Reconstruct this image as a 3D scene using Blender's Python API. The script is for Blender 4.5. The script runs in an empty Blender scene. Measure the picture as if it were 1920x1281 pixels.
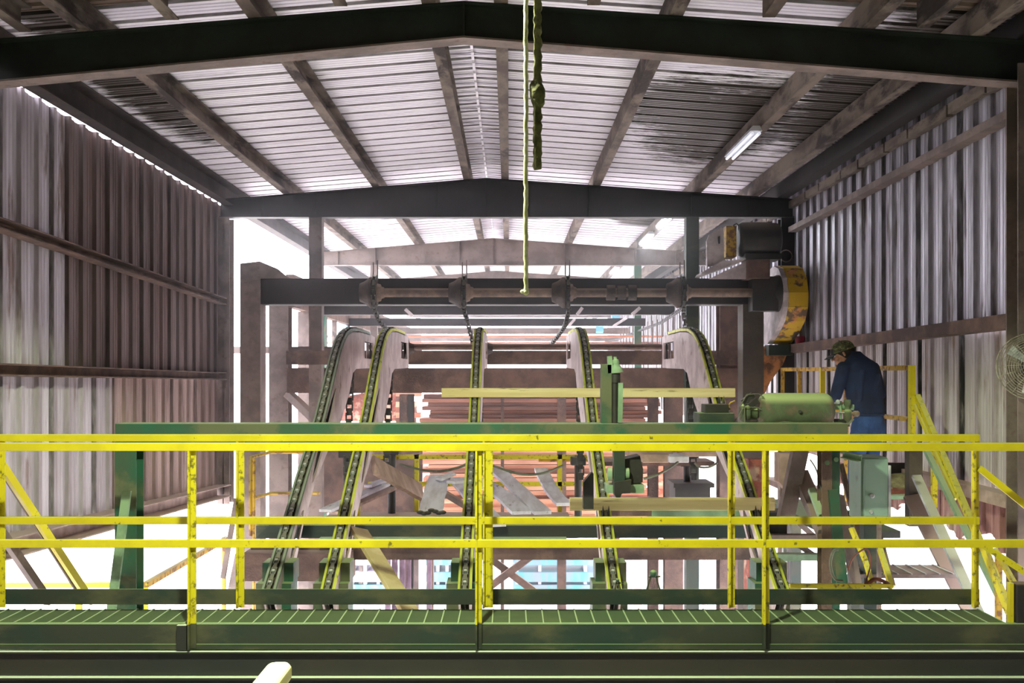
import bpy, bmesh, math, random
from math import sin, cos, pi, radians, sqrt
from mathutils import Vector, Matrix
from mathutils.geometry import tessellate_polygon
random.seed(7)
S = bpy.context.scene
COL = S.collection
F = 35/36*1920.0          # focal length in pixels of the 1920 px wide frame
CX, HY = 955.0, 700.0     # where the level view axis meets the picture
CZ = 5.0                  # eye height over the yard

# ------------------------------------------------------------------ camera
cam_d = bpy.data.cameras.new('camera'); cam = bpy.data.objects.new('camera', cam_d)
COL.objects.link(cam); S.camera = cam
cam.location = (0, 0, CZ); cam.rotation_euler = (pi/2, 0, 0)
cam_d.lens = 35; cam_d.sensor_width = 36; cam_d.sensor_fit = 'HORIZONTAL'
cam_d.shift_x = (960-CX)/1920; cam_d.shift_y = (HY-640.5)/1920
cam_d.clip_end = 500; cam_d.clip_start = .05
# ------------------------------------------------------------------ sky
W = bpy.data.worlds.new('sky'); S.world = W; W.use_nodes = True
bg = W.node_tree.nodes['Background']
bg.inputs[0].default_value = (0.93, 0.915, 1.0, 1); bg.inputs[1].default_value = 9.0
# ------------------------------------------------------------------ exposure
S.view_settings.view_transform = 'Standard'; S.view_settings.look = 'None'
S.view_settings.gamma = 1.0; S.view_settings.use_curve_mapping = False
S.view_settings.exposure = 0.62
S.cycles.use_denoising = True
S.cycles.max_bounces = 8; S.cycles.diffuse_bounces = 4; S.cycles.glossy_bounces = 3
S.cycles.transparent_max_bounces = 8
S.cycles.sample_clamp_indirect = 6.0

def lamp(name, kind, loc, energy, color, size=None, size_y=None, rot=None, parent=None):
    d = bpy.data.lights.new(name, kind); o = bpy.data.objects.new(name, d)
    d.energy = energy; d.color = color
    if size is not None:
        if kind == 'AREA':
            d.size = size
            if size_y: d.shape = 'RECTANGLE'; d.size_y = size_y
        else: d.shadow_soft_size = size
    o.location = loc
    if rot: o.rotation_euler = rot
    COL.objects.link(o)
    if parent:
        o.parent = parent; o.location = Vector(loc)-parent.location
    return o

# ------------------------------------------------------------------ materials
def lin(c):
    return tuple(((v/255)/12.92 if v/255 <= .04045 else ((v/255+.055)/1.055)**2.4) for v in c)+(1,)
MATS = {}
def mat(name, c1, c2=None, sc=4, st=(1, 1, 1), rough=.7, metal=0, bump=.15, dust=None, dust_amt=.8, lo=.38, hi=.62,
        c3=None, sc3=1.2, lo3=.5, hi3=.62, st3=None, bsc=None, emit=None, alpha=None, trans=0, lines=None):
    m = bpy.data.materials.new(name); m.use_nodes = True; nt = m.node_tree; N = nt.nodes; L = nt.links
    b = N['Principled BSDF']
    geo = N.new('ShaderNodeNewGeometry')
    def noise(scale, stretch, det=6):
        mp = N.new('ShaderNodeMapping'); mp.inputs['Scale'].default_value = stretch
        L.new(geo.outputs['Position'], mp.inputs[0])
        n = N.new('ShaderNodeTexNoise'); n.inputs['Scale'].default_value = scale; n.inputs['Detail'].default_value = det
        n.inputs['Roughness'].default_value = .62
        L.new(mp.outputs[0], n.inputs[0]); return n
    def ramp(src, a, c):
        r = N.new('ShaderNodeMapRange'); r.interpolation_type = 'SMOOTHSTEP'
        r.inputs[1].default_value = a; r.inputs[2].default_value = c
        L.new(src, r.inputs[0]); return r.outputs[0]
    def mix(f, A, B):
        x = N.new('ShaderNodeMix'); x.data_type = 'RGBA'
        if isinstance(f, (int, float)): x.inputs[0].default_value = f
        else: L.new(f, x.inputs[0])
        for s, v in ((6, A), (7, B)):
            if isinstance(v, tuple): x.inputs[s].default_value = v
            else: L.new(v, x.inputs[s])
        return x.outputs[2]
    n1 = noise(sc, st)
    col = lin(c1)
    if c2: col = mix(ramp(n1.outputs[0], lo, hi), lin(c1), lin(c2))
    if c3:
        n3 = noise(sc3, st3 or st)
        col = mix(ramp(n3.outputs[0], lo3, hi3), col, lin(c3))
    if lines:                                  # rib shade put into the colour, with roof dirt and dark lap seams: (axis, period, phase, width, colour, strength)
        sq = N.new('ShaderNodeSeparateXYZ'); L.new(geo.outputs['Position'], sq.inputs[0])
        def mth(op, a, b_=None):
            q = N.new('ShaderNodeMath'); q.operation = op
            for i_, v in enumerate((a, b_)):
                if v is None: continue
                if isinstance(v, (int, float)): q.inputs[i_].default_value = v
                else: L.new(v, q.inputs[i_])
            return q.outputs[0]
        nl = noise(9, st3 or st, 8)
        for ax, per, ph, wd, lc, stg in lines:
            fr = mth('FRACT', mth('DIVIDE', mth('SUBTRACT', sq.outputs[ax], ph), per))
            e = mth('MULTIPLY', ramp(fr, -.02, .02), ramp(fr, wd+.04, wd-.02))
            e = mth('MULTIPLY', e, mth('ADD', mth('MULTIPLY', nl.outputs[0], 1.6), -.15))
            q = N.new('ShaderNodeMath'); q.operation = 'MULTIPLY'; q.use_clamp = True; q.inputs[1].default_value = stg; L.new(e, q.inputs[0])
            col = mix(q.outputs[0], col, lin(lc))
    if dust:
        sp = N.new('ShaderNodeSeparateXYZ'); L.new(geo.outputs['Normal'], sp.inputs[0])
        f = ramp(sp.outputs[2], .3, .8)
        mm = N.new('ShaderNodeMath'); mm.operation = 'MULTIPLY'; mm.inputs[1].default_value = dust_amt
        L.new(f, mm.inputs[0]); col = mix(mm.outputs[0], col, lin(dust))
    if isinstance(col, tuple): b.inputs['Base Color'].default_value = col
    else: L.new(col, b.inputs['Base Color'])
    b.inputs['Roughness'].default_value = rough; b.inputs['Metallic'].default_value = metal
    if bump:
        bp = N.new('ShaderNodeBump'); bp.inputs['Strength'].default_value = bump; bp.inputs['Distance'].default_value = .02
        nb = noise(bsc or sc*4, st); L.new(nb.outputs[0], bp.inputs['Height']); L.new(bp.outputs[0], b.inputs['Normal'])
    if emit:
        b.inputs['Emission Color'].default_value = lin(emit[0]); b.inputs['Emission Strength'].default_value = emit[1]
    if trans: b.inputs['Transmission Weight'].default_value = trans
    if alpha is not None: b.inputs['Alpha'].default_value = alpha
    MATS[name] = m; return m

DUST = (168, 146, 132)
STEEL = mat('dusty_brown_steel', (128, 113, 107), (100, 88, 83), 3, rough=.75, bump=.2, dust=(150, 128, 116), c3=(104, 84, 76), sc3=9, lo3=.55, hi3=.7)
DARK = mat('dark_beam_paint', (40, 34, 35), (28, 24, 26), 2.5, rough=.6, bump=.1, dust=(120, 100, 88))
FRM1 = mat('dark_green_beam_paint', (34, 44, 38), (26, 30, 29), 2.5, rough=.6, bump=.1, dust=(120, 100, 88))
PURL = mat('dusty_purlin', (122, 110, 100), (84, 72, 66), 5, st=(1, .4, 1), rough=.85, bump=.4, c3=(48, 40, 38), sc3=3, lo3=.52, hi3=.62)
BROWN = mat('brown_machine_steel', (116, 92, 80), (92, 72, 64), 5, rough=.8, bump=.5, bsc=60, dust=(190, 170, 158), c3=(74, 58, 52), sc3=1.5)
LEGB = mat('dark_olive_brown_leg', (74, 66, 52), (58, 50, 42), 4, rough=.75, bump=.3, dust=(130, 116, 96))
RUSTO = mat('orange_rust_chute', (196, 132, 76), (110, 74, 50), 6, rough=.8, bump=.3, lo=.42, hi=.6)
GREEN = mat('green_machine_paint', (28, 84, 62), (54, 76, 56), 3, rough=.55, bump=.1, dust=(150, 170, 120), c3=(88, 92, 66), sc3=2.2, lo3=.46, hi3=.58)
DGREEN = mat('walkway_green_paint', (30, 50, 42), (46, 50, 38), 2.5, st=(.5, 1, 1), rough=.6, bump=.12, dust=(140, 165, 115), dust_amt=.9, c3=(74, 74, 52), sc3=3, lo3=.50, hi3=.66, st3=(.5, 1, 1))
BLACKGR = mat('beam_web_black', (34, 36, 34), (46, 42, 36), 2, st=(.5, 1, 1), rough=.7, bump=.1, dust=(215, 230, 195), dust_amt=1)
LGREEN = mat('pale_green_dusty_paint', (132, 160, 128), (104, 132, 102), 4, rough=.7, bump=.1, dust=(176, 190, 150))
CABG = mat('cabinet_green_paint', (134, 164, 146), (120, 150, 132), 2.5, rough=.5, bump=.05, dust=(170, 186, 150), c3=(96, 118, 96), sc3=5, lo3=.62, hi3=.72)
YEL = mat('safety_yellow_paint', (206, 190, 6), (190, 174, 6), 3, rough=.5, bump=.08, dust=(226, 228, 130), dust_amt=.55, c3=(110, 100, 24), sc3=16, lo3=.64, hi3=.7)
YELW = mat('worn_yellow_paint', (200, 186, 20), (110, 100, 34), 26, rough=.6, bump=.15, dust=(215, 214, 120), dust_amt=.6, lo=.52, hi=.66)
YELR = mat('rusty_yellow_paint', (176, 140, 36), (110, 74, 40), 12, rough=.7, bump=.2, dust=(190, 176, 110), lo=.48, hi=.6)
PALEY = mat('pale_yellow_paint', (206, 196, 60), (190, 178, 40), 3, rough=.5, bump=.03, dust=(232, 234, 200), dust_amt=1)
RUSTY = mat('yellow_and_rust_guard', (98, 78, 60), (206, 140, 80), 5, rough=.75, bump=.3, lo=.5, hi=.6, c3=(196, 158, 22), sc3=3.2, lo3=.46, hi3=.52)
GUARDG = mat('guard_side_grey', (198, 188, 188), (160, 150, 150), 4, rough=.7, bump=.2)
PLATE = mat('worn_arm_steel', (198, 184, 182), (164, 148, 146), 3, rough=.6, metal=.15, bump=.2, dust=(176, 158, 150), c3=(128, 104, 96), sc3=4, lo3=.6, hi3=.68)
CHAIN = mat('oily_chain_steel', (62, 60, 56), (40, 38, 36), 20, rough=.5, metal=.4, bump=.1, dust=(150, 150, 130))
TRACK = mat('track_edge_paint', (206, 210, 44), (176, 180, 40), 8, rough=.55, bump=.1, dust=(190, 200, 90), dust_amt=.6, c3=(70, 72, 30), sc3=5, lo3=.58, hi3=.66)
TRACKG = mat('track_grey_green', (112, 132, 112), (84, 96, 84), 8, rough=.6, bump=.1, dust=(150, 160, 140))
SHAFT = mat('dusty_shaft', (128, 108, 92), (92, 76, 66), 6, rough=.7, bump=.2, dust=(160, 138, 118))
CAST = mat('greasy_casting', (72, 58, 50), (46, 38, 34), 9, rough=.7, bump=.5, dust=(120, 100, 86))
MOTOR = mat('dark_motor_paint', (44, 42, 38), (32, 30, 28), 5, rough=.6, bump=.1, dust=(96, 84, 70))
TANK = mat('sawdust_covered_tank', (88, 100, 72), (70, 78, 58), 5, rough=.8, bump=.3, dust=(170, 186, 128), dust_amt=1, c3=(104, 90, 74), sc3=5)
WOODY = mat('fresh_pale_board', (236, 222, 166), (220, 202, 140), 3, st=(.25, 3, 6), rough=.8, bump=.1, c3=(140, 122, 76), sc3=6, lo3=.62, hi3=.7, st3=(.3, 3, 4))
WOODL = mat('leaning_pale_board', (214, 196, 148), (196, 176, 124), 3, st=(2, 2, .4), rough=.8, bump=.1)
WOODG = mat('grey_weathered_board', (220, 218, 230), (196, 190, 200), 4, st=(2, .5, 2), rough=.85, bump=.2, c3=(150, 138, 138), sc3=5, lo3=.62, hi3=.72)
WOODB = mat('brown_rough_board', (176, 150, 134), (146, 122, 108), 4, st=(1, 3, 1), rough=.85, bump=.3, dust=(170, 150, 140))
WOODRS = []
for k, (a, b_) in enumerate([((204, 148, 120), (172, 112, 88)), ((160, 110, 90), (122, 82, 68)), ((226, 176, 146), (200, 144, 116)), ((120, 84, 72), (88, 62, 54))]):
    WOODRS.append(mat('red_sawn_board_%s' % 'abcd'[k], a, b_, 3, st=(.3, 2, 4), rough=.85, bump=.15, dust=(226, 180, 156), dust_amt=.5))
REDP = mat('orange_red_boards', (206, 96, 66), (170, 70, 50), 5, st=(1, 1, .4), rough=.8, bump=.2)
TURQ = mat('turquoise_wrap', (78, 150, 156), (126, 140, 154), 3, st=(2, 2, .5), rough=.6, bump=.1, c3=(180, 96, 104), sc3=1.6, lo3=.66, hi3=.69, st3=(1.5, .2, .1))
WHITEW = mat('white_wrap', (225, 222, 228), (196, 190, 204), 3, rough=.6, bump=.05)
BLUEC = mat('blue_roller', (96, 176, 196), (120, 160, 176), 3, rough=.5, bump=.05)
PALESHEET = [mat('pale_siding_lilac', (206, 190, 206), (180, 164, 184), 3, st=(1, 1, .2), rough=.7, bump=.1),
             mat('pale_siding_pink', (218, 190, 188), (196, 164, 164), 3, st=(1, 1, .2), rough=.7, bump=.1),
             mat('pale_siding_cyan', (178, 212, 212), (196, 206, 210), 3, st=(1, 1, .2), rough=.7, bump=.1)]
MAUVE = mat('mauve_post', (142, 120, 136), (112, 92, 106), 5, rough=.8, bump=.2)
HAZEP = mat('blue_plastic_pane', (150, 196, 208), (170, 200, 210), 2, rough=.4, bump=.05, alpha=.75)
ROPEY = mat('dusty_yellow_rope', (228, 226, 184), (196, 194, 140), 40, rough=.9, bump=.5)
ROPED = mat('olive_dirty_rope', (116, 112, 70), (84, 80, 50), 30, rough=.9, bump=.6, c3=(130, 128, 80), sc3=12)
REDH = mat('red_hose_rubber', (120, 62, 48), (96, 46, 38), 9, rough=.6, bump=.1)
GREYH = mat('grey_cable_rubber', (112, 116, 96), (90, 90, 78), 9, rough=.7, bump=.1)
WHITEF = mat('lamp_white_enamel', (214, 214, 218), (190, 190, 194), 4, rough=.5, bump=.02)
TUBE_ON = mat('lit_fluorescent_tube', (255, 255, 255), emit=((235, 245, 255), 16), bump=0)
TUBE_OFF = mat('dim_fluorescent_tube', (226, 226, 232), emit=((225, 230, 245), .45), bump=0)
LENS = mat('lit_lamp_lens', (240, 255, 225), emit=((225, 255, 190), 12), bump=0)
GROUND = mat('pale_yard_gravel', (226, 220, 214), (204, 198, 192), 1.3, rough=.95, bump=.3)
REDB = mat('red_plastic', (170, 30, 60), (140, 24, 48), 6, rough=.5, bump=.05)
RUSTD = mat('red_rusty_plate', (158, 88, 70), (120, 70, 60), 14, rough=.85, bump=.4, c3=(180, 150, 130), sc3=6)
FANM = mat('dusty_fan_wire', (168, 164, 146), (120, 114, 100), 20, rough=.6, metal=.3, bump=.1)
SAWD = mat('sawdust_heap', (150, 148, 104), (120, 112, 80), 20, rough=1, bump=.8)
# corrugated sheets
WALLR = mat('galvanised_wall', (222, 220, 232), (188, 184, 196), 1.3, st=(3, 3, .25), rough=.4, metal=.35, bump=.08, c3=(110, 98, 96), sc3=2.0, lo3=.56, hi3=.68, st3=(3, 3, .35), lines=[(1, .3, -3.0, .26, (84, 76, 76), 1.0), (1, .9, -3.02, .02, (30, 26, 28), 1.4)])
WALLL = mat('brown_dusty_wall', (128, 108, 105), (100, 84, 81), 1.6, st=(3, 3, .3), rough=.62, metal=.2, bump=.12, c3=(132, 118, 120), sc3=1.1, lo3=.5, hi3=.64, st3=(3, 3, .3), lines=[(1, .3, 9.0, .25, (80, 66, 64), .7), (1, .9, 8.98, .02, (30, 24, 26), 1.3)])
WALLN = mat('newer_silver_wall', (206, 200, 210), (176, 168, 176), 1.6, st=(3, 3, .3), rough=.5, metal=.3, bump=.1, c3=(136, 118, 114), sc3=1.6, lo3=.54, hi3=.66, st3=(3, 3, .5), lines=[(1, .3, -3.0, .25, (130, 118, 120), .7), (1, .9, -3.02, .02, (30, 24, 26), 1.3)])
LOWR = mat('rust_stained_lower_siding', (150, 112, 106), (112, 78, 74), 2.5, st=(2, 2, .4), rough=.8, bump=.3, c3=(176, 156, 140), sc3=3, lo3=.55, hi3=.66)
GALV = mat('pale_galvanised_rail', (196, 202, 200), (146, 150, 152), 5, rough=.6, bump=.1, dust=(200, 200, 190))

WALLP = mat('pale_dusty_wall', (206, 200, 204), (178, 172, 172), 1.3, st=(3, 3, .25), rough=.55, metal=.15, bump=.1, c3=(138, 120, 108), sc3=2.0, lo3=.54, hi3=.68, st3=(3, 3, .35), lines=[(1, .3, -3.0, .24, (120, 106, 104), .9), (1, .9, -3.02, .035, (26, 24, 24), 1.6)])
EAVEP = mat('dark_eave_purlin_paint', (66, 56, 54), (46, 40, 40), 4, rough=.8, bump=.2, dust=(120, 100, 88))
GIRTP = mat('dusty_bounce_lit_girt', (172, 152, 144), (146, 126, 118), 5, rough=.85, bump=.2, dust=(196, 178, 166))  # dusty, and lightened: ground bounce on the bottom girt put into the colour
WALLQ = mat('pinkish_bounce_lit_wall', (172, 150, 146), (146, 124, 120), 1.6, st=(3, 3, .3), rough=.62, metal=.1, bump=.12, c3=(120, 98, 92), sc3=1.4, lo3=.54, hi3=.66, st3=(3, 3, .4), lines=[(1, .3, 10.0, .25, (112, 90, 86), .8), (1, .9, 9.98, .02, (40, 32, 32), 1.2)])  # lower part of the brown wall, light bounced off the ground painted in
def roof_mat():
    m = mat('white_roof_underside', (250, 248, 255), (236, 232, 244), 2, st=(.3, 2.5, 1), rough=.45, bump=.06,
            c3=(140, 128, 126), sc3=2.6, lo3=.62, hi3=.72, st3=(.35, 5, 1),
            lines=[(1, .305, 7.22, .23, (84, 74, 74), 1.0), (1, .0, 0, 0, (0, 0, 0), 0)][:1])
    nt = m.node_tree; N = nt.nodes; L = nt.links; b = N['Principled BSDF']
    old = b.inputs['Base Color'].links[0].from_socket
    geo = [n for n in N if n.type == 'NEW_GEOMETRY'][0]
    # a big soot / mould patch with a shape of its own over the fluorescent lamps
    sp = N.new('ShaderNodeSeparateXYZ'); L.new(geo.outputs['Position'], sp.inputs[0])
    def blob(cx, cy, rx, ry):
        a = N.new('ShaderNodeMath'); a.operation = 'SUBTRACT'; L.new(sp.outputs[0], a.inputs[0]); a.inputs[1].default_value = cx
        a2 = N.new('ShaderNodeMath'); a2.operation = 'DIVIDE'; L.new(a.outputs[0], a2.inputs[0]); a2.inputs[1].default_value = rx
        a3 = N.new('ShaderNodeMath'); a3.operation = 'MULTIPLY'; L.new(a2.outputs[0], a3.inputs[0]); L.new(a2.outputs[0], a3.inputs[1])
        c = N.new('ShaderNodeMath'); c.operation = 'SUBTRACT'; L.new(sp.outputs[1], c.inputs[0]); c.inputs[1].default_value = cy
        c2 = N.new('ShaderNodeMath'); c2.operation = 'DIVIDE'; L.new(c.outputs[0], c2.inputs[0]); c2.inputs[1].default_value = ry
        c3 = N.new('ShaderNodeMath'); c3.operation = 'MULTIPLY'; L.new(c2.outputs[0], c3.inputs[0]); L.new(c2.outputs[0], c3.inputs[1])
        d = N.new('ShaderNodeMath'); d.operation = 'ADD'; L.new(a3.outputs[0], d.inputs[0]); L.new(c3.outputs[0], d.inputs[1])
        e = N.new('ShaderNodeMapRange'); e.interpolation_type = 'SMOOTHSTEP'; L.new(d.outputs[0], e.inputs[0])
        e.inputs[1].default_value = 1.0; e.inputs[2].default_value = 0.0; e.inputs[3].default_value = 0; e.inputs[4].default_value = 1
        return e.outputs[0]
    s = None
    for args in ((2.3, 10.9, 1.1, 2.6), (1.7, 10.2, .7, 1.5), (2.3, 17.2, .7, 1.6), (3.4, 9, .9, 4), (-3.4, 9.0, .5, 3.5)):
        v = blob(*args)
        if s is None: s = v
        else:
            x = N.new('ShaderNodeMath'); x.operation = 'MAXIMUM'; L.new(s, x.inputs[0]); L.new(v, x.inputs[1]); s = x.outputs[0]
    mp = N.new('ShaderNodeMapping'); mp.inputs['Scale'].default_value = (.8, 5, 1); L.new(geo.outputs['Position'], mp.inputs[0])
    nz = N.new('ShaderNodeTexNoise'); nz.inputs['Scale'].default_value = 3; nz.inputs['Detail'].default_value = 8; nz.inputs['Roughness'].default_value = .7
    L.new(mp.outputs[0], nz.inputs[0])
    ad = N.new('ShaderNodeMath'); ad.operation = 'MULTIPLY_ADD'; L.new(s, ad.inputs[0]); ad.inputs[1].default_value = .42; L.new(nz.outputs[0], ad.inputs[2])
    r = N.new('ShaderNodeMapRange'); L.new(ad.outputs[0], r.inputs[0]); r.inputs[1].default_value = .64; r.inputs[2].default_value = .80
    mx = N.new('ShaderNodeMix'); mx.data_type = 'RGBA'; L.new(r.outputs[0], mx.inputs[0]); L.new(old, mx.inputs[6]); mx.inputs[7].default_value = lin((62, 54, 50))
    L.new(mx.outputs[2], b.inputs['Base Color'])
    return m
ROOF = roof_mat()
OLDROOF = mat('stained_near_roof', (150, 128, 118), (96, 80, 74), 1.6, st=(.6, 2, 1), rough=.8, bump=.3, c3=(206, 190, 178), sc3=2, lo3=.56, hi3=.64)

# ------------------------------------------------------------------ mesh helpers (heights are relative to the eye)
def P(px, py, Y):
    return Vector(((px-CX)*Y/F, Y, (HY-py)*Y/F))
def XP(px, Y): return (px-CX)*Y/F
def ZP(py, Y): return (HY-py)*Y/F
def V(*a): return Vector(a)
class MB:
    def __init__(s): s.v = []; s.f = []; s.sm = []
    def add(s, vs, fs, smooth=False):
        o = len(s.v); s.v += [Vector(v) for v in vs]
        for f in fs: s.f.append([i+o for i in f]); s.sm.append(smooth)
        return s
    def box(s, x0, x1, y0, y1, z0, z1):
        if x0 > x1: x0, x1 = x1, x0
        if y0 > y1: y0, y1 = y1, y0
        if z0 > z1: z0, z1 = z1, z0
        return s.add([(x0,y0,z0),(x1,y0,z0),(x1,y1,z0),(x0,y1,z0),(x0,y0,z1),(x1,y0,z1),(x1,y1,z1),(x0,y1,z1)],
                     [(0,3,2,1),(4,5,6,7),(0,1,5,4),(1,2,6,5),(2,3,7,6),(3,0,4,7)])
    def pbox(s, x0, y0, x1, y1, Y, d):          # front face seen at these picture coordinates at distance Y, d deep
        return s.box(XP(x0, Y), XP(x1, Y), Y, Y+d, ZP(y1, Y), ZP(y0, Y))
    def frame(s, a, b, up=None):
        a, b = Vector(a), Vector(b); d = (b-a).normalized()
        up = Vector(up) if up is not None else (V(0,0,1) if abs(d.z) < .9 else V(0,1,0))
        u = d.cross(up).normalized(); w = u.cross(d).normalized(); return a, b, u, w
    def prof(s, a, b, pts, up=None, smooth=False):   # extrude closed 2-D outline (u sideways, w up) from a to b
        a, b, u, w = s.frame(a, b, up); n = len(pts)
        vs = [a+u*p[0]+w*p[1] for p in pts]+[b+u*p[0]+w*p[1] for p in pts]
        fs = [(i, (i+1) % n, n+(i+1) % n, n+i) for i in range(n)]
        tri = tessellate_polygon([[V(p[0], p[1], 0) for p in pts]])
        fs += [tuple(t) for t in tri]+[tuple(n+i for i in reversed(t)) for t in tri]
        return s.add(vs, fs, smooth)
    def bar(s, a, b, w, h, up=None):
        return s.prof(a, b, [(-w/2,-h/2),(w/2,-h/2),(w/2,h/2),(-w/2,h/2)], up)
    def ibeam(s, a, b, w, h, t=.012, up=None):
        return s.prof(a, b, [(-w/2,-h/2),(w/2,-h/2),(w/2,-h/2+t),(t/2,-h/2+t),(t/2,h/2-t),(w/2,h/2-t),(w/2,h/2),(-w/2,h/2),(-w/2,h/2-t),(-t/2,h/2-t),(-t/2,-h/2+t),(-w/2,-h/2+t)], up)
    def chan(s, a, b, w, h, t=.01, up=None):      # channel, web on the -u side
        return s.prof(a, b, [(-w/2,-h/2),(w/2,-h/2),(w/2,-h/2+t),(-w/2+t,-h/2+t),(-w/2+t,h/2-t),(w/2,h/2-t),(w/2,h/2),(-w/2,h/2)], up)
    def ang(s, a, b, w, h, t=.008, up=None):
        return s.prof(a, b, [(-w/2,-h/2),(w/2,-h/2),(w/2,-h/2+t),(-w/2+t,-h/2+t),(-w/2+t,h/2),(-w/2,h/2)], up)
    def cyl(s, a, b, r, n=16, r2=None, cap=True):
        a, b, u, w = s.frame(a, b); r2 = r if r2 is None else r2
        vs = [a+(u*cos(2*pi*i/n)+w*sin(2*pi*i/n))*r for i in range(n)]+[b+(u*cos(2*pi*i/n)+w*sin(2*pi*i/n))*r2 for i in range(n)]
        s.add(vs, [(i, (i+1) % n, n+(i+1) % n, n+i) for i in range(n)], True)
        if cap: s.add(vs[:n], [tuple(range(n))[::-1]]); s.add(vs[n:], [tuple(range(n))])
        return s
    def lathe(s, a, b, prof, n=20):                # prof: list of (t along, r)
        a, b, u, w = s.frame(a, b); d = b-a; rings = []
        vs = []
        for t, r in prof:
            for i in range(n): vs.append(a+d*t+(u*cos(2*pi*i/n)+w*sin(2*pi*i/n))*r)
        fs = []
        for k in range(len(prof)-1):
            for i in range(n): fs.append((k*n+i, k*n+(i+1) % n, (k+1)*n+(i+1) % n, (k+1)*n+i))
        s.add(vs, fs, True)
        s.add(vs[:n], [tuple(range(n))[::-1]]); s.add(vs[-n:], [tuple(range(n))]); return s
    def tube(s, pts, r, n=8):
        pts = [Vector(p) for p in pts]; vs = []; u = None
        for i, p in enumerate(pts):
            d = (pts[min(i+1, len(pts)-1)]-pts[max(i-1, 0)]).normalized()
            if u is None: u = d.orthogonal().normalized()
            else: u = (u-d*u.dot(d)).normalized()
            w = d.cross(u); rr = r[i] if isinstance(r, (list, tuple)) else r
            vs += [p+(u*cos(2*pi*k/n)+w*sin(2*pi*k/n))*rr for k in range(n)]
        fs = [(i*n+k, i*n+(k+1) % n, (i+1)*n+(k+1) % n, (i+1)*n+k) for i in range(len(pts)-1) for k in range(n)]
        s.add(vs, fs, True); s.add(vs[:n], [tuple(range(n))[::-1]]); s.add(vs[-n:], [tuple(range(n))]); return s
    def plate(s, loops, mp, t):                    # flat outline with holes; mp(a,b,c) -> xyz, c from 0 to t
        tri = tessellate_polygon([[V(p[0], p[1], 0) for p in lp] for lp in loops])
        flat = [p for lp in loops for p in lp]; n = len(flat)
        vs = [mp(p[0], p[1], 0) for p in flat]+[mp(p[0], p[1], t) for p in flat]
        fs = [tuple(q) for q in tri]+[tuple(n+i for i in reversed(q)) for q in tri]; o = 0
        for lp in loops:
            m = len(lp)
            fs += [(o+i, o+(i+1) % m, n+o+(i+1) % m, n+o+i) for i in range(m)]; o += m
        return s.add(vs, fs)
    def sphere(s, c, r, n=12, sx=1, sy=1, sz=1):
        c = Vector(c); vs = []; m = n//2+1
        for j in range(m+1):
            for i in range(n):
                th = pi*j/m; ph = 2*pi*i/n
                vs.append(c+V(r*sx*sin(th)*cos(ph), r*sy*sin(th)*sin(ph), r*sz*cos(th)))
        fs = [(j*n+i, j*n+(i+1) % n, (j+1)*n+(i+1) % n, (j+1)*n+i) for j in range(m) for i in range(n)]
        return s.add(vs, fs, True)
    def sheet(s, prof, mp, t=.004):                # corrugated sheet: prof (along, height); mp(along, height, 0/1)
        n = len(prof)
        vs = [mp(a, h, e) for e in (0, 1) for a, h in prof]+[mp(a, h+t, e) for e in (0, 1) for a, h in prof]
        fs = [(i, i+1, n+i+1, n+i) for i in range(n-1)]+[(2*n+i, 3*n+i, 3*n+i+1, 2*n+i+1) for i in range(n-1)]
        fs += [(i, 2*n+i, 2*n+i+1, i+1) for i in range(n-1)]+[(n+i, n+i+1, 3*n+i+1, 3*n+i) for i in range(n-1)]
        return s.add(vs, fs)
    def build(s, name, m, parent=None, label=None, cat=None, group=None, kind=None, bevel=0):
        root = None
        if parent is not None:
            root = parent
            while root.parent is not None: root = root.parent
            org = Vector(root.location)-V(0, 0, CZ)
        else:
            xs = [v.x for v in s.v]; ys = [v.y for v in s.v]; zs = [v.z for v in s.v]
            org = V((min(xs)+max(xs))/2, (min(ys)+max(ys))/2, min(zs))
        me = bpy.data.meshes.new(name); me.from_pydata([v-org for v in s.v], [], s.f); me.update()
        bm = bmesh.new(); bm.from_mesh(me)
        if bevel: bmesh.ops.remove_doubles(bm, verts=bm.verts, dist=1e-5)
        bmesh.ops.recalc_face_normals(bm, faces=bm.faces); bm.to_mesh(me); bm.free()
        if len(me.polygons) == len(s.sm): me.polygons.foreach_set('use_smooth', s.sm)
        o = bpy.data.objects.new(name, me); COL.objects.link(o); me.materials.append(m)
        if parent is not None: o.parent = parent
        else: o.location = org+V(0, 0, CZ)
        if label and parent is None: o['label'] = label
        elif label: o['label'] = label
        if cat: o['category'] = cat
        if group: o['group'] = group
        if kind: o['kind'] = kind
        if bevel:
            b = o.modifiers.new('bevel', 'BEVEL'); b.width = bevel; b.segments = 2; b.limit_method = 'ANGLE'
        return o
def thing(name, label, cat, loc, group=None):
    o = bpy.data.objects.new(name, None); COL.objects.link(o)
    o.location = Vector(loc)+V(0, 0, CZ); o['label'] = label; o['category'] = cat
    o.empty_display_size = .2
    if group: o['group'] = group
    return o
GZ = -CZ   # ground, relative to the eye

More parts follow.
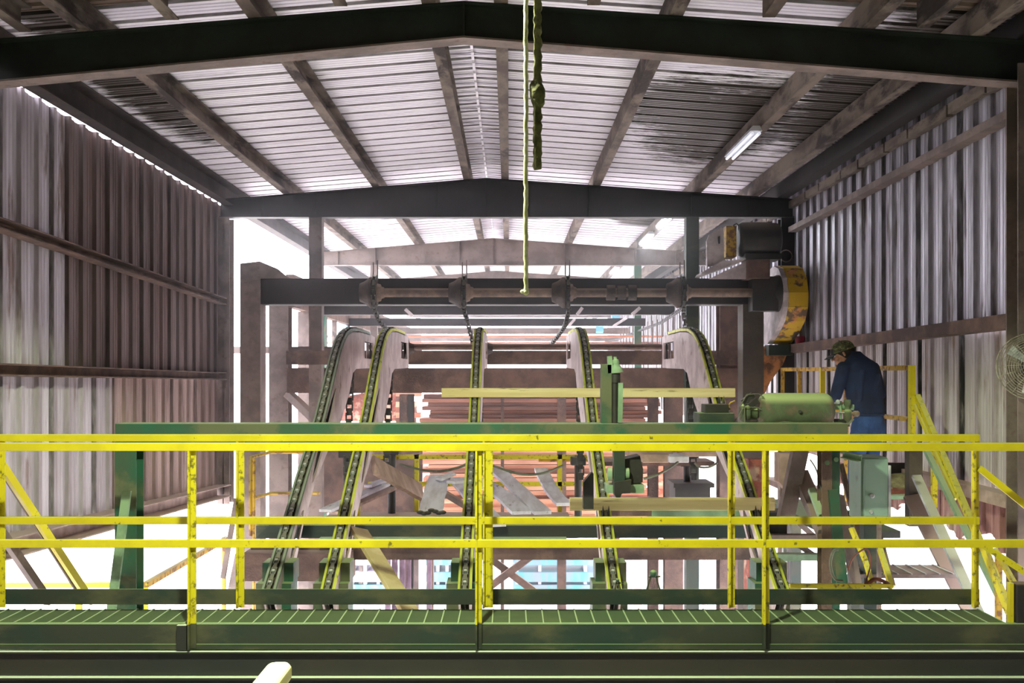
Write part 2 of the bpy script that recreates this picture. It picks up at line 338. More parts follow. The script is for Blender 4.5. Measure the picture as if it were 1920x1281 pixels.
# ================================================================== SETTING
MB().box(-90, 90, -40, 160, GZ-.3, GZ).build('floor', GROUND, kind='structure')
RX = -.33                                   # ridge line
def roof_z(x): return (2.58+(x+4.03)*(.30/3.70)) if x < RX else (2.88-(x-RX)*(.30/4.36))
def rib_profile(a0, a1, pitch=.3, w=.075, h=.035, minor=.006, panel=.9, jit=0):
    pts = []; a = a0; k = 0
    while a < a1-1e-6:
        off = (random.random()-.5)*jit if k % 3 == 0 else pts[-1][1] if pts and jit else 0
        if k % 3 == 0: base = off
        pts += [(a, base), (a+.01, base+h), (a+w-.01, base+h), (a+w, base)]
        for q in (.36, .55, .75):
            c = a+pitch*q+.02
            pts += [(c-.012, base), (c-.006, base+minor), (c+.006, base+minor), (c+.012, base)]
        a += pitch; k += 1
    pts.append((a1, base)); 
    return [(min(p[0], a1), p[1]) for p in pts]
# roof: two slopes, ribs running down the slope, seen from below (height grows downwards into the room = dark laps)
for k, (y0, y1, m_) in enumerate(((-3, 7.22, OLDROOF), (7.22, 46, ROOF))):
    mb = MB()
    pr = rib_profile(y0, y1, .305, .07, .035, .008)
    for xa, xb in ((-4.03, RX), (RX, 4.03)):
        mb.sheet(pr, lambda a, h, e, xa=xa, xb=xb: V(xb if e else xa, a, roof_z(xb if e else xa)+h))
    mb.build('ceiling', m_, kind='structure')
pr = [(y, random.uniform(-.004, .004)) for y in [7.3+i*.305 for i in range(127)]]
mb = MB()
for i in range(80):                          # ridge cap with crimped edge
    y = 7.3+i*.305
    mb.box(RX-.012, RX+.012, y, y+.29, 2.845, 2.862)
    mb.box(RX-.27, RX+.27, y+.10, y+.13, 2.853, 2.863)
mb.build('trim_1', ROOF, kind='structure')

# walls
def wall_sheet(X, y0, y1, ztop, zbot, out, m, name, pitch=.3, jit=.02, h=.035, w=.08):
    mb = MB(); pr = rib_profile(y0, y1, pitch, w, h, .005, jit=jit)
    mb.sheet(pr, lambda a, h, e: V(X+out*(.02-h), a, (ztop(a) if e else zbot(a))), .004)
    return mb.build(name, m, kind='structure')
lt = lambda y: 2.333+.008*sin(y*20.9); lb = lambda y: -1.30-.045*(y-7.8)
wall_sheet(-4.0, 9.0, 13.86, lt, lambda y: -.02-.01*(y-9), -1, WALLL, 'wall_left')
wall_sheet(-4.0, 10.0, 13.86, lambda y: -.02-.01*(y-9), lb, -1, WALLQ, 'wall_left')
wall_sheet(-4.0, 9.0, 10.0, lambda y: -.02-.01*(y-9), lb, -1, WALLN, 'wall_left')
wall_sheet(-4.0, -3.0, 9.0, lt, lb, -1, WALLN, 'wall_left')
wall_sheet(3.95, -3, 40, lambda y: 2.57, lambda y: .36, 1, WALLR, 'wall_right', jit=.02, h=.04, w=.09)
wall_sheet(3.96, -3, 40, lambda y: .36, lambda y: -.95, 1, WALLP, 'wall_right', jit=.035, h=.03, w=.07)
wall_sheet(3.96, -3, 6.4, lambda y: -.95, lambda y: GZ, 1, WALLP, 'wall_right')
wall_sheet(-4.0, -3, 6.4, lambda y: -1.2, lambda y: GZ, -1, WALLL, 'wall_left')
wall_sheet(3.98, 6.5, 12.5, lambda y: -1.02, lambda y: -1.40+.05*sin(y*7)+.03*sin(y*17), 1, LOWR, 'wall_right', jit=.05)
mb = MB(); y = 7.4                           # pale broken closure strip along the top of the wall
while y < 30:
    L_ = random.uniform(.5, .9); mb.box(3.84, 3.905, y, y+L_, 2.26+random.uniform(-.01, .01), 2.36); y += L_+.04
mb.build('trim_2', PURL, kind='structure')

# purlins ----------------------------------------------------------
purl = [(-3.86, 'eave purlin above the brown wall, daylight showing in the gap below it'),
        (-3.05, 'dusty roof purlin next in from the eave above the brown wall'),
        (-1.83, 'dusty roof purlin midway between the brown wall and the ridge'),
        (-.58, 'dusty roof purlin on the brown wall side of the ridge seam'),
        (-.06, 'dusty roof purlin closest behind the hanging thin rope'),
        (1.2, 'dusty roof purlin between the ridge and the row of fluorescent lamps'),
        (2.58, 'dusty roof purlin carrying the fluorescent lamps'),
        (3.36, 'dusty roof purlin between the lamps and the galvanised wall'),
        (3.74, 'dark eave purlin running along the top of the galvanised wall')]
mb = MB(); pr = rib_profile(-4.0, 4.0, .3, .08, .035, .005)
mb.sheet(pr, lambda a, h, e: V(a, -3.0-h, (roof_z(a)-.02) if e else GZ), .004)
mb.build('wall_back', WALLL, kind='structure')
for i, (x, lab) in enumerate(purl):
    zt = roof_z(x)-.012; w = .10 if i not in (0, 8) else .15
    mb = MB(); hgt = .19 if i else .27
    mb.chan(V(x, -2.9, zt-hgt/2), V(x, 44, zt-hgt/2), w, hgt, .012)
    mb.build('roof_purlin', DARK if i == 8 else (EAVEP if i == 0 else PURL), label=lab, cat='purlin', group='purlins under the roof')
# extra near purlins seen over the nearest beam
for x in (-3.45, -2.4, -1.2, .6, 1.85, 2.95):
    zt = roof_z(x)-.012
    MB().chan(V(x, -2.9, zt-.09), V(x, 7.1, zt-.09), .09, .18, .012).build('roof_purlin', PURL,
        label='short dark purlin over the nearest roof beam, ending at that beam', cat='purlin', group='short purlins over the nearest beam')

# roof beams -------------------------------------------------------
def frame_z(x): return roof_z(x)-.205
def roof_beam(Y, label, m, flat, bottom=2.15, xl=-3.97, xr=3.9, fl=.16):
    t = thing('roof_beam', label, 'beam', (0, Y, 2.2), 'roof beams across the shed')
    if flat: web = [(xl, bottom), (xr, bottom), (xr, frame_z(xr)), (RX, frame_z(RX)), (xl, frame_z(xl))]
    else: web = [(xl, frame_z(xl)-.30), (RX, frame_z(RX)-.25), (xr, frame_z(xr)-.30), (xr, frame_z(xr)), (RX, frame_z(RX)), (xl, frame_z(xl))]
    MB().plate([web], lambda a, b, c: V(a, Y+.07+c, b), .014).build('web', m, t)
    mb = MB()
    n = 5 if not flat else 4
    seq = [(xl, frame_z(xl)), (RX, frame_z(RX)), (xr, frame_z(xr))]
    for (xa, za), (xb, zb) in zip(seq, seq[1:]): mb.prof(V(xa, Y+.077, za-.006), V(xb, Y+.077, zb-.006), [(-fl/2, -.006), (fl/2, -.006), (fl/2, .006), (-fl/2, .006)])
    mb.build('top_flange', m, t)
    mb = MB()
    if flat: mb.box(xl, xr, Y, Y+fl, bottom-.012, bottom)
    else:
        q = [(xl, frame_z(xl)-.30), (RX, frame_z(RX)-.25), (xr, frame_z(xr)-.30)]
        for (xa, za), (xb, zb) in zip(q, q[1:]): mb.prof(V(xa, Y+.077, za-.007), V(xb, Y+.077, zb-.007), [(-fl/2, -.007), (fl/2, -.007), (fl/2, .007), (-fl/2, .007)])
    mb.build('bottom_flange', STEEL if not flat else m, t)
    xs = (-3.4, -2.66, -1.0, RX, 1.1, 2.5, 3.3) if flat else (RX,)
    for x in xs: MB().box(x-.006, x+.006, Y+.012, Y+.07, (bottom if flat else frame_z(x)-.25)+.002, frame_z(x)-.012).build('stiffener', m, t)
    return t
roof_beam(7.15, 'nearest dark roof beam crossing the very top, pitched along its underside', FRM1, False)
roof_beam(13.62, 'dark flat-bottomed roof beam above the motor and the hanging shaft', DARK, True)
roof_beam(19.7, 'dusty brown speckled roof beam, second from the motor going deeper', STEEL, True)
roof_beam(25.95, 'dusty roof beam third from the motor, just over the shaft beam', STEEL, True)
roof_beam(32.1, 'distant dusty roof beam fourth from the motor', STEEL, True)
roof_beam(38.3, 'most distant dusty roof beam at the end of the shed', STEEL, True)
# columns
def column(name, x0, x1, y0, y1, z0, z1, m, label, group=None):
    mb = MB(); xm = (x0+x1)/2
    mb.box(x0, x1, y0, y0+.014, z0, z1); mb.box(x0, x1, y1-.014, y1, z0, z1); mb.box(xm-.006, xm+.006, y0, y1, z0, z1)
    return mb.build(name, m, label=label, cat='column', group=group)
column('steel_column', 3.64, 3.90, 7.12, 7.30, GZ, 2.22, STEEL, 'tall steel column beside the round wire fan')
column('steel_column', -4.0+.03, -3.76, 7.12, 7.30, GZ, 2.2, STEEL, 'tall steel column under the nearest roof beam at the brown wall')
column('steel_column', -4.03+.03, -3.83, 13.62, 13.85, -1.79, 2.137, STEEL, 'dusty column ending the brown wall, cut off above the yard')
column('steel_column', 3.72, 3.9, 13.62, 13.8, GZ, 2.13, DARK, 'dark column behind the big motor against the galvanised wall')
# girts
def girt(a, b, w, h, m, label, inw):
    mb = MB(); mb.chan(a, b, w, h, .012, up=(0, 0, 1)) if inw else mb.ang(a, b, w, h, .012)
    return mb.build('wall_girt', m, label=label, cat='girt', group='girts along the walls')
girt(V(-3.92, 7.35, 1.15), V(-3.92, 13.6, .98), .12, .09, BROWN, 'upper dusty girt along the brown wall', 1)
girt(V(-3.92, 7.35, .03), V(-3.92, 13.6, -.04), .12, .10, BROWN, 'middle dusty girt along the brown wall', 1)
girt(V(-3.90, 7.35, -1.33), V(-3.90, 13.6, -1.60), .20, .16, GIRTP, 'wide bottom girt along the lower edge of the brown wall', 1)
girt(V(3.87, 7.32, 1.99), V(3.87, 13.6, 1.96), .12, .07, STEEL, 'upper sloping girt along the galvanised wall', 1)
girt(V(3.85, 7.32, .40), V(3.85, 13.6, .33), .16, .11, BROWN, 'shelf-like girt of the galvanised wall at head height', 1)
girt(V(3.85, 7.32, -.98), V(3.85, 13.0, -.96), .14, .10, GIRTP, 'dusty bottom girt along the lower edge of the galvanised wall', 1)

# ================================================================== LAMPS
def fluoro(Y, lit, label):
    x = 2.50; L_ = 1.22; z = roof_z(x)-.26
    t = thing('fluorescent_lamp', label, 'lamp', (x, Y, z), 'fluorescent lamps along the purlin')
    MB().prof(V(x-.03, Y, z), V(x-.03, Y+L_, z), [(-.06, .0), (.06, 0), (.035, .05), (-.035, .05)]).build('housing', WHITEF, t)
    for s in (-.035, .035):
        MB().cyl(V(x-.03+s, Y+.02, z-.022), V(x-.03+s, Y+L_-.02, z-.022), .016, 10).build('tube', TUBE_ON if lit else TUBE_OFF, t)
    if lit: lamp('fluorescent_light', 'AREA', (x-.03, Y+L_/2, z-.06+CZ), 30, (.9, .95, 1.0), .1, L_, parent=t)
    MB().box(x+.0, x+.06, Y+.3, Y+.34, z+.04, roof_z(x)-.19).build('bracket', STEEL, t)
    return t
fluoro(9.95, False, 'dim white fluorescent lamp below the purlin, the nearest one')
fluoro(15.2, True, 'lit fluorescent lamp just behind the dark flat beam')
fluoro(17.35, True, 'brightly lit fluorescent lamp between the motor and the speckled beam')
fluoro(22.8, True, 'most distant lit fluorescent lamp, right over the shaft beam')
# greenish yard lamp under the roof, out of the picture above
t = thing('high_bay_lamp', 'round high bay lamp hanging under the roof over the walkway', 'lamp', (-.75, 3.3, 2.10))
MB().lathe(V(-.75, 3.3, 2.15), V(-.75, 3.3, 2.45), [(0, .22), (.02, .225), (.5, .16), (.9, .09), (1, .05)]).build('reflector', WHITEF, t)
MB().cyl(V(-.75, 3.3, 2.135), V(-.75, 3.3, 2.15), .2, 24).build('lens', LENS, t)
MB().cyl(V(-.75, 3.3, 2.45), V(-.75, 3.3, 2.82), .012, 8).build('hanger', STEEL, t)
lamp('high_bay_light', 'SPOT', (-.75, 3.3, 2.10+CZ), 950, (.90, 1.0, .66), .10, parent=t)
sp_ = bpy.data.lights[-1] if False else [l for l in bpy.data.lights if l.name.startswith('high_bay_light')][0]
sp_.spot_size = radians(152); sp_.spot_blend = .12

# ================================================================== WALKWAY
YN, YF = 5.96, 6.36
ZW = ZP(1171, YN)                 # deck level, -1.50
xr_end = XP(1893, YN)
wk = thing('walkway', 'green steel walkway with open grating between two yellow guard rails', 'walkway', (0, YN, ZW-.2))
mb = MB()
x = -4.0
i = 0
while x < xr_end:                 # bearing bars running across the walk, cross rods between
    x += .0245
    pass
y = YN+.012
while y < YF-.012:                # flat bars running along the walk
    mb.box(-3.3, xr_end, y, y+.004, ZW-.028, ZW-.001); y += .0135
mb.build('grating', DGREEN, wk, kind=None)
mb = MB(); x = -3.3
while x < xr_end: mb.box(x, x+.008, YN+.008, YF-.008, ZW-.012, ZW+.002); x += .103
mb.build('cross_bar', LGREEN, wk)
zb = ZP(1217, YN)
MB().box(XP(334, YN), XP(352, YN), YN-.03, YN+.012, zb, ZW).build('splice_plate', BLACKGR, wk)
for a, b_, nm in ((-3.35, XP(345, YN), 0), (XP(348, YN), XP(1920, YN)+.2, 1)):
    MB().prof(V(a, YN-.0, (ZW+zb)/2), V(b_, YN, (ZW+zb)/2), [(0, (zb-ZW)/2), (.0, (ZW-zb)/2), (-.05, (ZW-zb)/2), (-.05, (ZW-zb)/2-.008), (-.008, (ZW-zb)/2-.008), (-.008, (zb-ZW)/2+.03), (.012, (zb-ZW)/2+.03), (.012, (zb-ZW)/2)]).build('edge_channel', DGREEN, wk)
MB().box(-3.35, xr_end, YF, YF+.05, zb, ZW-.03).build('rear_channel', DGREEN, wk)
# carrying beam in front
zt, zb2 = -1.660, -1.818
mb = MB(); mb.box(-4, 3.9, 5.925, 6.10, zt-.010, zt)
mb.box(-4, 3.9, 5.955, 5.975, zb2+.01, zt-.010)
mb.build('carrying_beam', BLACKGR, label='black wide-flange beam carrying the walkway along the bottom edge', cat='beam')
mb = MB(); mb.box(-4, 3.9, 5.915, 6.10, zb2-.006, zb2+.006); mb.box(-4, 3.9, 5.97, 5.99, zb2-.35, zb2-.006)
mb.build('lower_beam', BLACKGR, label='second black beam bolted under the carrying beam at the bottom edge', cat='beam')
# supports of the walkway (below the picture)
for x in (-3.0, 2.9):
    MB().box(x-.1, x+.1, 5.93, 6.09, GZ, zb2-.35).build('support_post', DGREEN, label='green post carrying the walkway beams at the %s' % ('brown wall end' if x < 0 else 'stair end'), cat='post')

def railing(name, label, Y, xl, xr, tops, mids, posts, pw, m, zfoot, group, depth=.045, mp=None):
    t = thing(name, label, 'railing', ((xl+xr)/2, Y, zfoot), group)
    MB().box(xl, xr, Y, Y+depth, ZP(tops[1], Y), ZP(tops[0], Y)).build('top_rail', m, t, bevel=.003)
    for a, b_ in mids: MB().box(xl, xr, Y+.005, Y+depth-.008, ZP(b_, Y), ZP(a, Y)).build('mid_rail', m, t, bevel=.003)
    for a, b_ in posts:
        MB().ang(V((XP(a, Y)+XP(b_, Y))/2, Y+depth/2, zfoot), V((XP(a, Y)+XP(b_, Y))/2, Y+depth/2, ZP(tops[1], Y)), XP(b_, Y)-XP(a, Y), depth-.002, .012, up=(0, -1, 0)).build('post', mp or YELW, t)
    return t
YR = YN-.05
r1 = railing('guard_rail', 'long bright yellow guard rail nearest on the walkway, top bar slightly lower', YR, -3.3, XP(1925, YR)+.3,
        (831, 846), [(1013, 1028)], [(351, 364), (891, 903), (1432, 1445)], .04, YEL, ZP(1172, YR), 'yellow guard rails of the walkway')
for a, b_ in ((351, 364), (891, 903), (1432, 1445)): MB().ang(V((XP(a, YR)+XP(b_, YR))/2, YR+.0225, ZP(1219, YR)), V((XP(a, YR)+XP(b_, YR))/2, YR+.0225, ZP(1172, YR)), XP(b_, YR)-XP(a, YR), .043, .012, up=(0, -1, 0)).build('post_foot', DGREEN, r1)
r2 = railing('guard_rail', 'yellow guard rail on the far edge of the walkway, ending at the stair', YF, -3.3, XP(1838, YF),
        (815, 828), [(970, 984)], [(442, 455), (905, 924), (1367, 1380), (1827, 1840), (-8, 4)], .04, YEL, ZW, 'yellow guard rails of the walkway')
MB().box(-3.3, XP(1843, YF), YF+.045, YF+.055, ZP(1137, YF), ZP(1108, YF)).build('toe_board', DGREEN, r2)

# ================================================================== ROPES AND THE RAIL AT THE EYE
def wob(px, y0, y1, Y, n, amp): return [V(XP(px, Y)+random.uniform(-amp, amp), Y+random.uniform(-amp, amp), ZP(y0+(y1-y0)*i/n, Y)) for i in range(n+1)]
zr = roof_z(.1)-.2
Y = 3.0
pts = [V(XP(987, Y), Y, roof_z(.05))] + wob(986, -60, 545, Y, 60, .0014)
mb = MB().tube(pts, [.0062+.0012*(i % 2) for i in range(len(pts))], 8)
mb.sphere(P(986, 548, Y), .010, 8); mb.sphere(P(982, 547, Y), .007, 8, sx=1.6)
mb.build('pull_rope', ROPEY, label='thin pale yellow rope hanging straight down to a small knot', cat='rope')
pts = [V(XP(1009, Y), Y, roof_z(.05))] + wob(1008, -60, 318, Y, 50, .002)
rr = []
for i, p in enumerate(pts):
    py = HY-p.z*F/Y
    r = .012 if py < 150 else (.020 if 160 < py < 190 else .013)
    rr.append(r*(1+.12*((i*7) % 3-1)))
t = MB().tube(pts, rr, 8); kb = Y
t.sphere(P(1008, 175, Y), .024, 8, sz=1.5); t.sphere(P(1002, 165, Y), .016, 8, sz=1.6); t.sphere(P(1012, 190, Y), .016, 8, sz=1.3)
t.tube([P(1004, 200, Y-.01), P(1004, 260, Y-.01), P(1006, 316, Y-.01)], .006, 6)
t.build('pull_rope', ROPED, label='thick olive rope with a lumpy knot, ending above the thin rope', cat='rope')
rail = thing('hand_rail', 'pale yellow rounded rail end poking up at the bottom edge', 'railing', (-.459, 1.2, -1.7))
mb = MB()
zt_, hw = -.576, .026
pts2 = [(-hw, -.03), (-hw+.008, -.042), (hw-.008, -.042), (hw, -.03), (hw, -.008), (hw-.010, 0), (-hw+.010, 0), (-hw, -.008)]
mb.prof(V(-.459, .2, zt_), V(-.459, 1.985, zt_), pts2)
mb.prof(V(-.459, 1.985, zt_-.001), V(-.459, 2.0, zt_-.004), [(x*.85, z) for x, z in pts2])
mb.build('top_rail', PALEY, rail, bevel=.004)
MB().box(-.48, -.438, 1.86, 1.90, -1.7, zt_-.04).build('post', YEL, rail)
MB().box(-.48, -.438, .3, .34, -1.7, zt_-.04).build('post', YEL, rail)
pf = MB(); pf.box(-2.5, 2.5, -1.5, 2.2, -1.76, -1.70); pf.build('platform_deck', DGREEN, label='dark deck plate the view is taken from', cat='platform')
for x in (-2.3, 2.3): MB().box(x-.08, x+.08, .2, .36, GZ, -1.76).build('support_post', DGREEN, label='green post under the deck plate on the %s side' % ('brown wall' if x < 0 else 'fan'), cat='post')

# ================================================================== GREEN CROSS BEAM WITH SENSOR ARM
YB = 7.0
MB().box(XP(215, YB), XP(1590, YB), YB, YB+.15, ZP(840, YB), ZP(794, YB)).build('cross_beam', GREEN, label='long green box beam running behind the yellow rails under the tank', cat='beam', bevel=.008)
mb = MB(); mb.ibeam(V(XP(235, YB), YB+.075, GZ), V(XP(235, YB), YB+.075, ZP(840, YB)), .15, .15, .012, up=(0, 1, 0))
mb.build('beam_leg', GREEN, label='green leg under the free end of the long green box beam', cat='post')
mb = MB().bar(P(238, 920, 6.92), P(205, 1175, 6.80), .06, .025, up=(0, 1, 0))
mb.bar(P(204, 1175, 6.80), P(190, 1290, 6.75), .06, .025, up=(0, 1, 0))
mb.build('leaning_board', LGREEN, label='pale green board leaning on the green beam leg', cat='board')
st = thing('sensor_stand', 'green upright with black sensor head standing on the green beam', 'sensor', P(1138, 792, YB))
MB().box(XP(1128, YB), XP(1148, YB), YB+.02, YB+.12, ZP(794, YB), ZP(683, YB)).build('upright', GREEN, st, bevel=.004)
MB().prof(P(1144, 700, YB+.05), P(1142, 668, YB+.05), [(-.018, -.03), (.018, -.03), (.012, .03), (-.012, .03)]).build('pointed_tab', LGREEN, st)
YS = YB-.02
MB().cyl(P(1154, 700, YS+.06), P(1154, 718, YS+.06), .034, 16).build('collar', MOTOR, st)
mb = MB().cyl(P(1153, 716, YS+.06), P(1153, 794, YS+.06), .026, 16); mb.build('tube', MOTOR, st)
mb = MB().lathe(P(1157, 699, YS+.05), P(1153, 669, YS+.05), [(0, .046), (.3, .036), (.55, .020), (.6, .026), (.8, .022), (.85, .012), (1, .012)], 14); mb.build('cone_cap', LGREEN, st)
MB().prof(P(1162, 718, YS+.04), P(1161, 792, YS+.04), [(-.012, -.03), (.02, -.03), (.02, .03), (-.012, .03)]).build('cover', LGREEN, st)
dr = thing('hanging_clamp', 'green clamp arm with a dark motor hanging below the green box beam', 'machine', P(1160, 842, 7.02))
MB().box(XP(1151, 7.02), XP(1172, 7.02), 7.02, 7.12, ZP(906, 7.02), ZP(840, 7.02)).build('arm', DGREEN, dr, bevel=.004)
MB().plate([[(1152, 905), (1184, 900), (1182, 925), (1166, 926), (1163, 933), (1155, 933), (1152, 926)]], lambda a, b, c: P(a, b, 7.0)+V(0, c, 0), .16).build('foot', MOTOR, dr)
MB().plate([[(1168, 862), (1200, 855), (1206, 880), (1205, 905), (1172, 908)]], lambda a, b, c: P(a, b, 7.14)+V(0, c, 0), .2).build('motor', MOTOR, dr)
MB().cyl(P(1139, 889, 7.1), P(1147, 889, 7.1), .05, 14).build('hand_wheel', LGREEN, dr)
MB().cyl(P(1172, 888, 7.08), P(1179, 888, 7.08), .04, 14).build('hub_nut', LGREEN, dr)
MB().box(XP(1138, 7.1), XP(1208, 7.1), 7.1, 7.3, ZP(925, 7.1), ZP(910, 7.1)).build('base_plate', LGREEN, dr)
MB().plate([[(1094, 955), (1094, 905), (1108, 888), (1113, 888), (1113, 955)]], lambda a, b, c: P(a, b, 7.6)+V(0, c, 0), .1).build('guard_plate', MOTOR, label='black angled guard plate beside the fourth inclined arm', cat='plate')
jb = thing('junction_box', 'low dark green box standing behind the green beam', 'box', P(1340, 792, 7.25))
MB().box(XP(1307, 7.25), XP(1372, 7.25), 7.16, 7.4, ZP(797, 7.25), ZP(774, 7.25)).build('base', DGREEN, jb, bevel=.004)
MB().box(XP(1320, 7.25), XP(1364, 7.25), 7.2, 7.36, ZP(774, 7.25), ZP(758, 7.25)).build('lid', MOTOR, jb, bevel=.004)
MB().tube([P(1369, 768, 7.3), P(1366, 760, 7.3), P(1370, 755, 7.3), P(1378, 752, 7.3)], .006, 6).build('conduit', YELR, jb)

# tank -------------------------------------------------------------
YT = 7.32
tk = thing('air_tank', 'horizontal sawdust-dusted green air tank on the green beam', 'tank', P(1490, 803, YT))
r = 33*YT/F
MB().lathe(P(1421, 770, YT), P(1562, 770, YT), [(0, .03), (.01, r*.55), (.04, r*.82), (.09, r*.97), (.14, r), (.86, r), (.91, r*.97), (.96, r*.82), (.99, r*.55), (1, .03)], 32).build('shell', TANK, tk)
for px in (1450, 1535):
    MB().box(XP(px-6, YT), XP(px+6, YT), YT-.1, YT+.1, ZP(815, YT), ZP(798, YT)).build('saddle', MOTOR, tk)
MB().box(XP(1420, YT), XP(1556, YT), YT-.14, YT+.1, ZP(818, YT), ZP(807, YT)).build('base_plate', MOTOR, tk)
MB().cyl(P(1500, 772, YT-r+.005), P(1500, 772, YT-r-.02), .012, 10).build('drain_plug', MOTOR, tk)
vv = thing('valve_assembly', 'brass and grey valve cluster with knob at the end of the tank', 'valve', P(1590, 800, YT))
MB().cyl(P(1560, 762, YT), P(1600, 764, YT), .022, 12).build('pipe', LGREEN, vv)
MB().lathe(P(1589, 750, YT-.03), P(1589, 800, YT-.03), [(0, .024), (.2, .026), (.22, .018), (.38, .018), (.4, .03), (.75, .03), (.8, .016), (1, .016)], 14).build('regulator', TANK, vv)
MB().lathe(P(1588, 776, YT-.04), P(1611, 776, YT-.04), [(0, .012), (.55, .012), (.56, .022), (.9, .022), (1, .014)], 12).build('knob', SHAFT, vv)
MB().cyl(P(1563, 774, YT-.04), P(1588, 774, YT-.04), .005, 8).build('rod', GALV, vv)
MB().sphere(P(1571, 754, YT-.04), .018, 10).build('dome_nut', GALV, vv)
MB().cyl(P(1576, 752, YT-.02), P(1576, 800, YT-.02), .010, 8).build('riser', LGREEN, vv)
MB().box(XP(1568, YT), XP(1584, YT), YT-.04, YT+.06, ZP(815, YT), ZP(786, YT)).build('bracket', MOTOR, vv)
MB().tube([P(1600, 786, YT-.06), P(1592, 794, YT-.08), P(1572, 800, YT-.09), P(1552, 801, YT-.09), P(1547, 806, YT-.09), P(1546, 816, YT-.09)], .008, 8).build('curved_pipe', GREYH, vv)
pm = thing('pneumatic_fittings', 'tangle of dark fittings and lines at the motor end of the tank', 'fittings', P(1405, 800, YT))
MB().lathe(P(1388, 775, YT), P(1418, 775, YT), [(0, .05), (.1, .07), (.5, .075), (.55, .05), (1, .05)], 14).build('head', TANK, pm)
for a in ((1392, 755, 1412, 740), (1405, 762, 1420, 750), (1398, 790, 1415, 800)):
    MB().bar(P(a[0], a[1], YT-.05), P(a[2], a[3], YT-.05), .03, .04).build('bracket', MOTOR, pm)
MB().plate([[(1400, 790), (1420, 790), (1410, 818)]], lambda a, b, c: P(a, b, YT-.1)+V(0, c, 0), .03).build('pointed_bracket', MOTOR, pm)
for q in ([(1396, 760), (1386, 778), (1378, 790), (1362, 800)], [(1388, 762), (1400, 740), (1422, 738), (1432, 745)], [(1396, 760), (1397, 790), (1396, 830)], [(1386, 763), (1420, 764), (1430, 770)]):
    MB().tube([P(x, y, YT-.09) for x, y in q], .004, 6).build('line', GREYH, pm)
MB().tube([P(1474+18*cos(a), 796+5*sin(a), YT-.16+.03*sin(a)) for a in [k*.5 for k in range(20)]]+[P(1487, 802, YT-.15), P(1484, 828, YT-.15)], .004, 6).build('cable_coil', GREYH, label='small coil of cable hanging in front of the tank', cat='cable')

# ================================================================== INCLINED CHAIN ARMS
FRONT = [(12.97, .47), (12.5, .495), (11.6, .50), (11.1, .476), (10.8, .42), (10.57, .34), (10.34, .22), (10.03, 0), (9.75, -.22), (9.46, -.43), (9.05, -.68), (8.62, -.92), (8.04, -1.28), (7.70, -1.485), (7.42, -1.65)]
BACK = [(7.62, -1.90), (7.83, -1.74), (8.2, -1.53), (8.46, -1.30), (9.0, -.98), (9.7, -.72), (10.37, -.50), (10.9, -.22), (11.15, .0), (11.4, .05), (12.97, .07)]
def track_pts(step):
    pts = [V(0, y, z) for y, z in FRONT[1:]]; out = []; acc = 0
    for a, b_ in zip(pts, pts[1:]):
        L_ = (b_-a).length; d = (b_-a)/L_
        while acc < L_: out.append((a+d*acc, d)); acc += step
        acc -= L_
    return out
def slot(cy, cz, ang, L_, w, n=10):
    out = []; c, s_ = cos(ang), sin(ang)
    for k in range(n):
        a = 2*pi*k/n; u = L_/2*cos(a); v = w/2*sin(a)
        out.append((cy+u*c-v*s_, cz+u*s_+v*c))
    return out
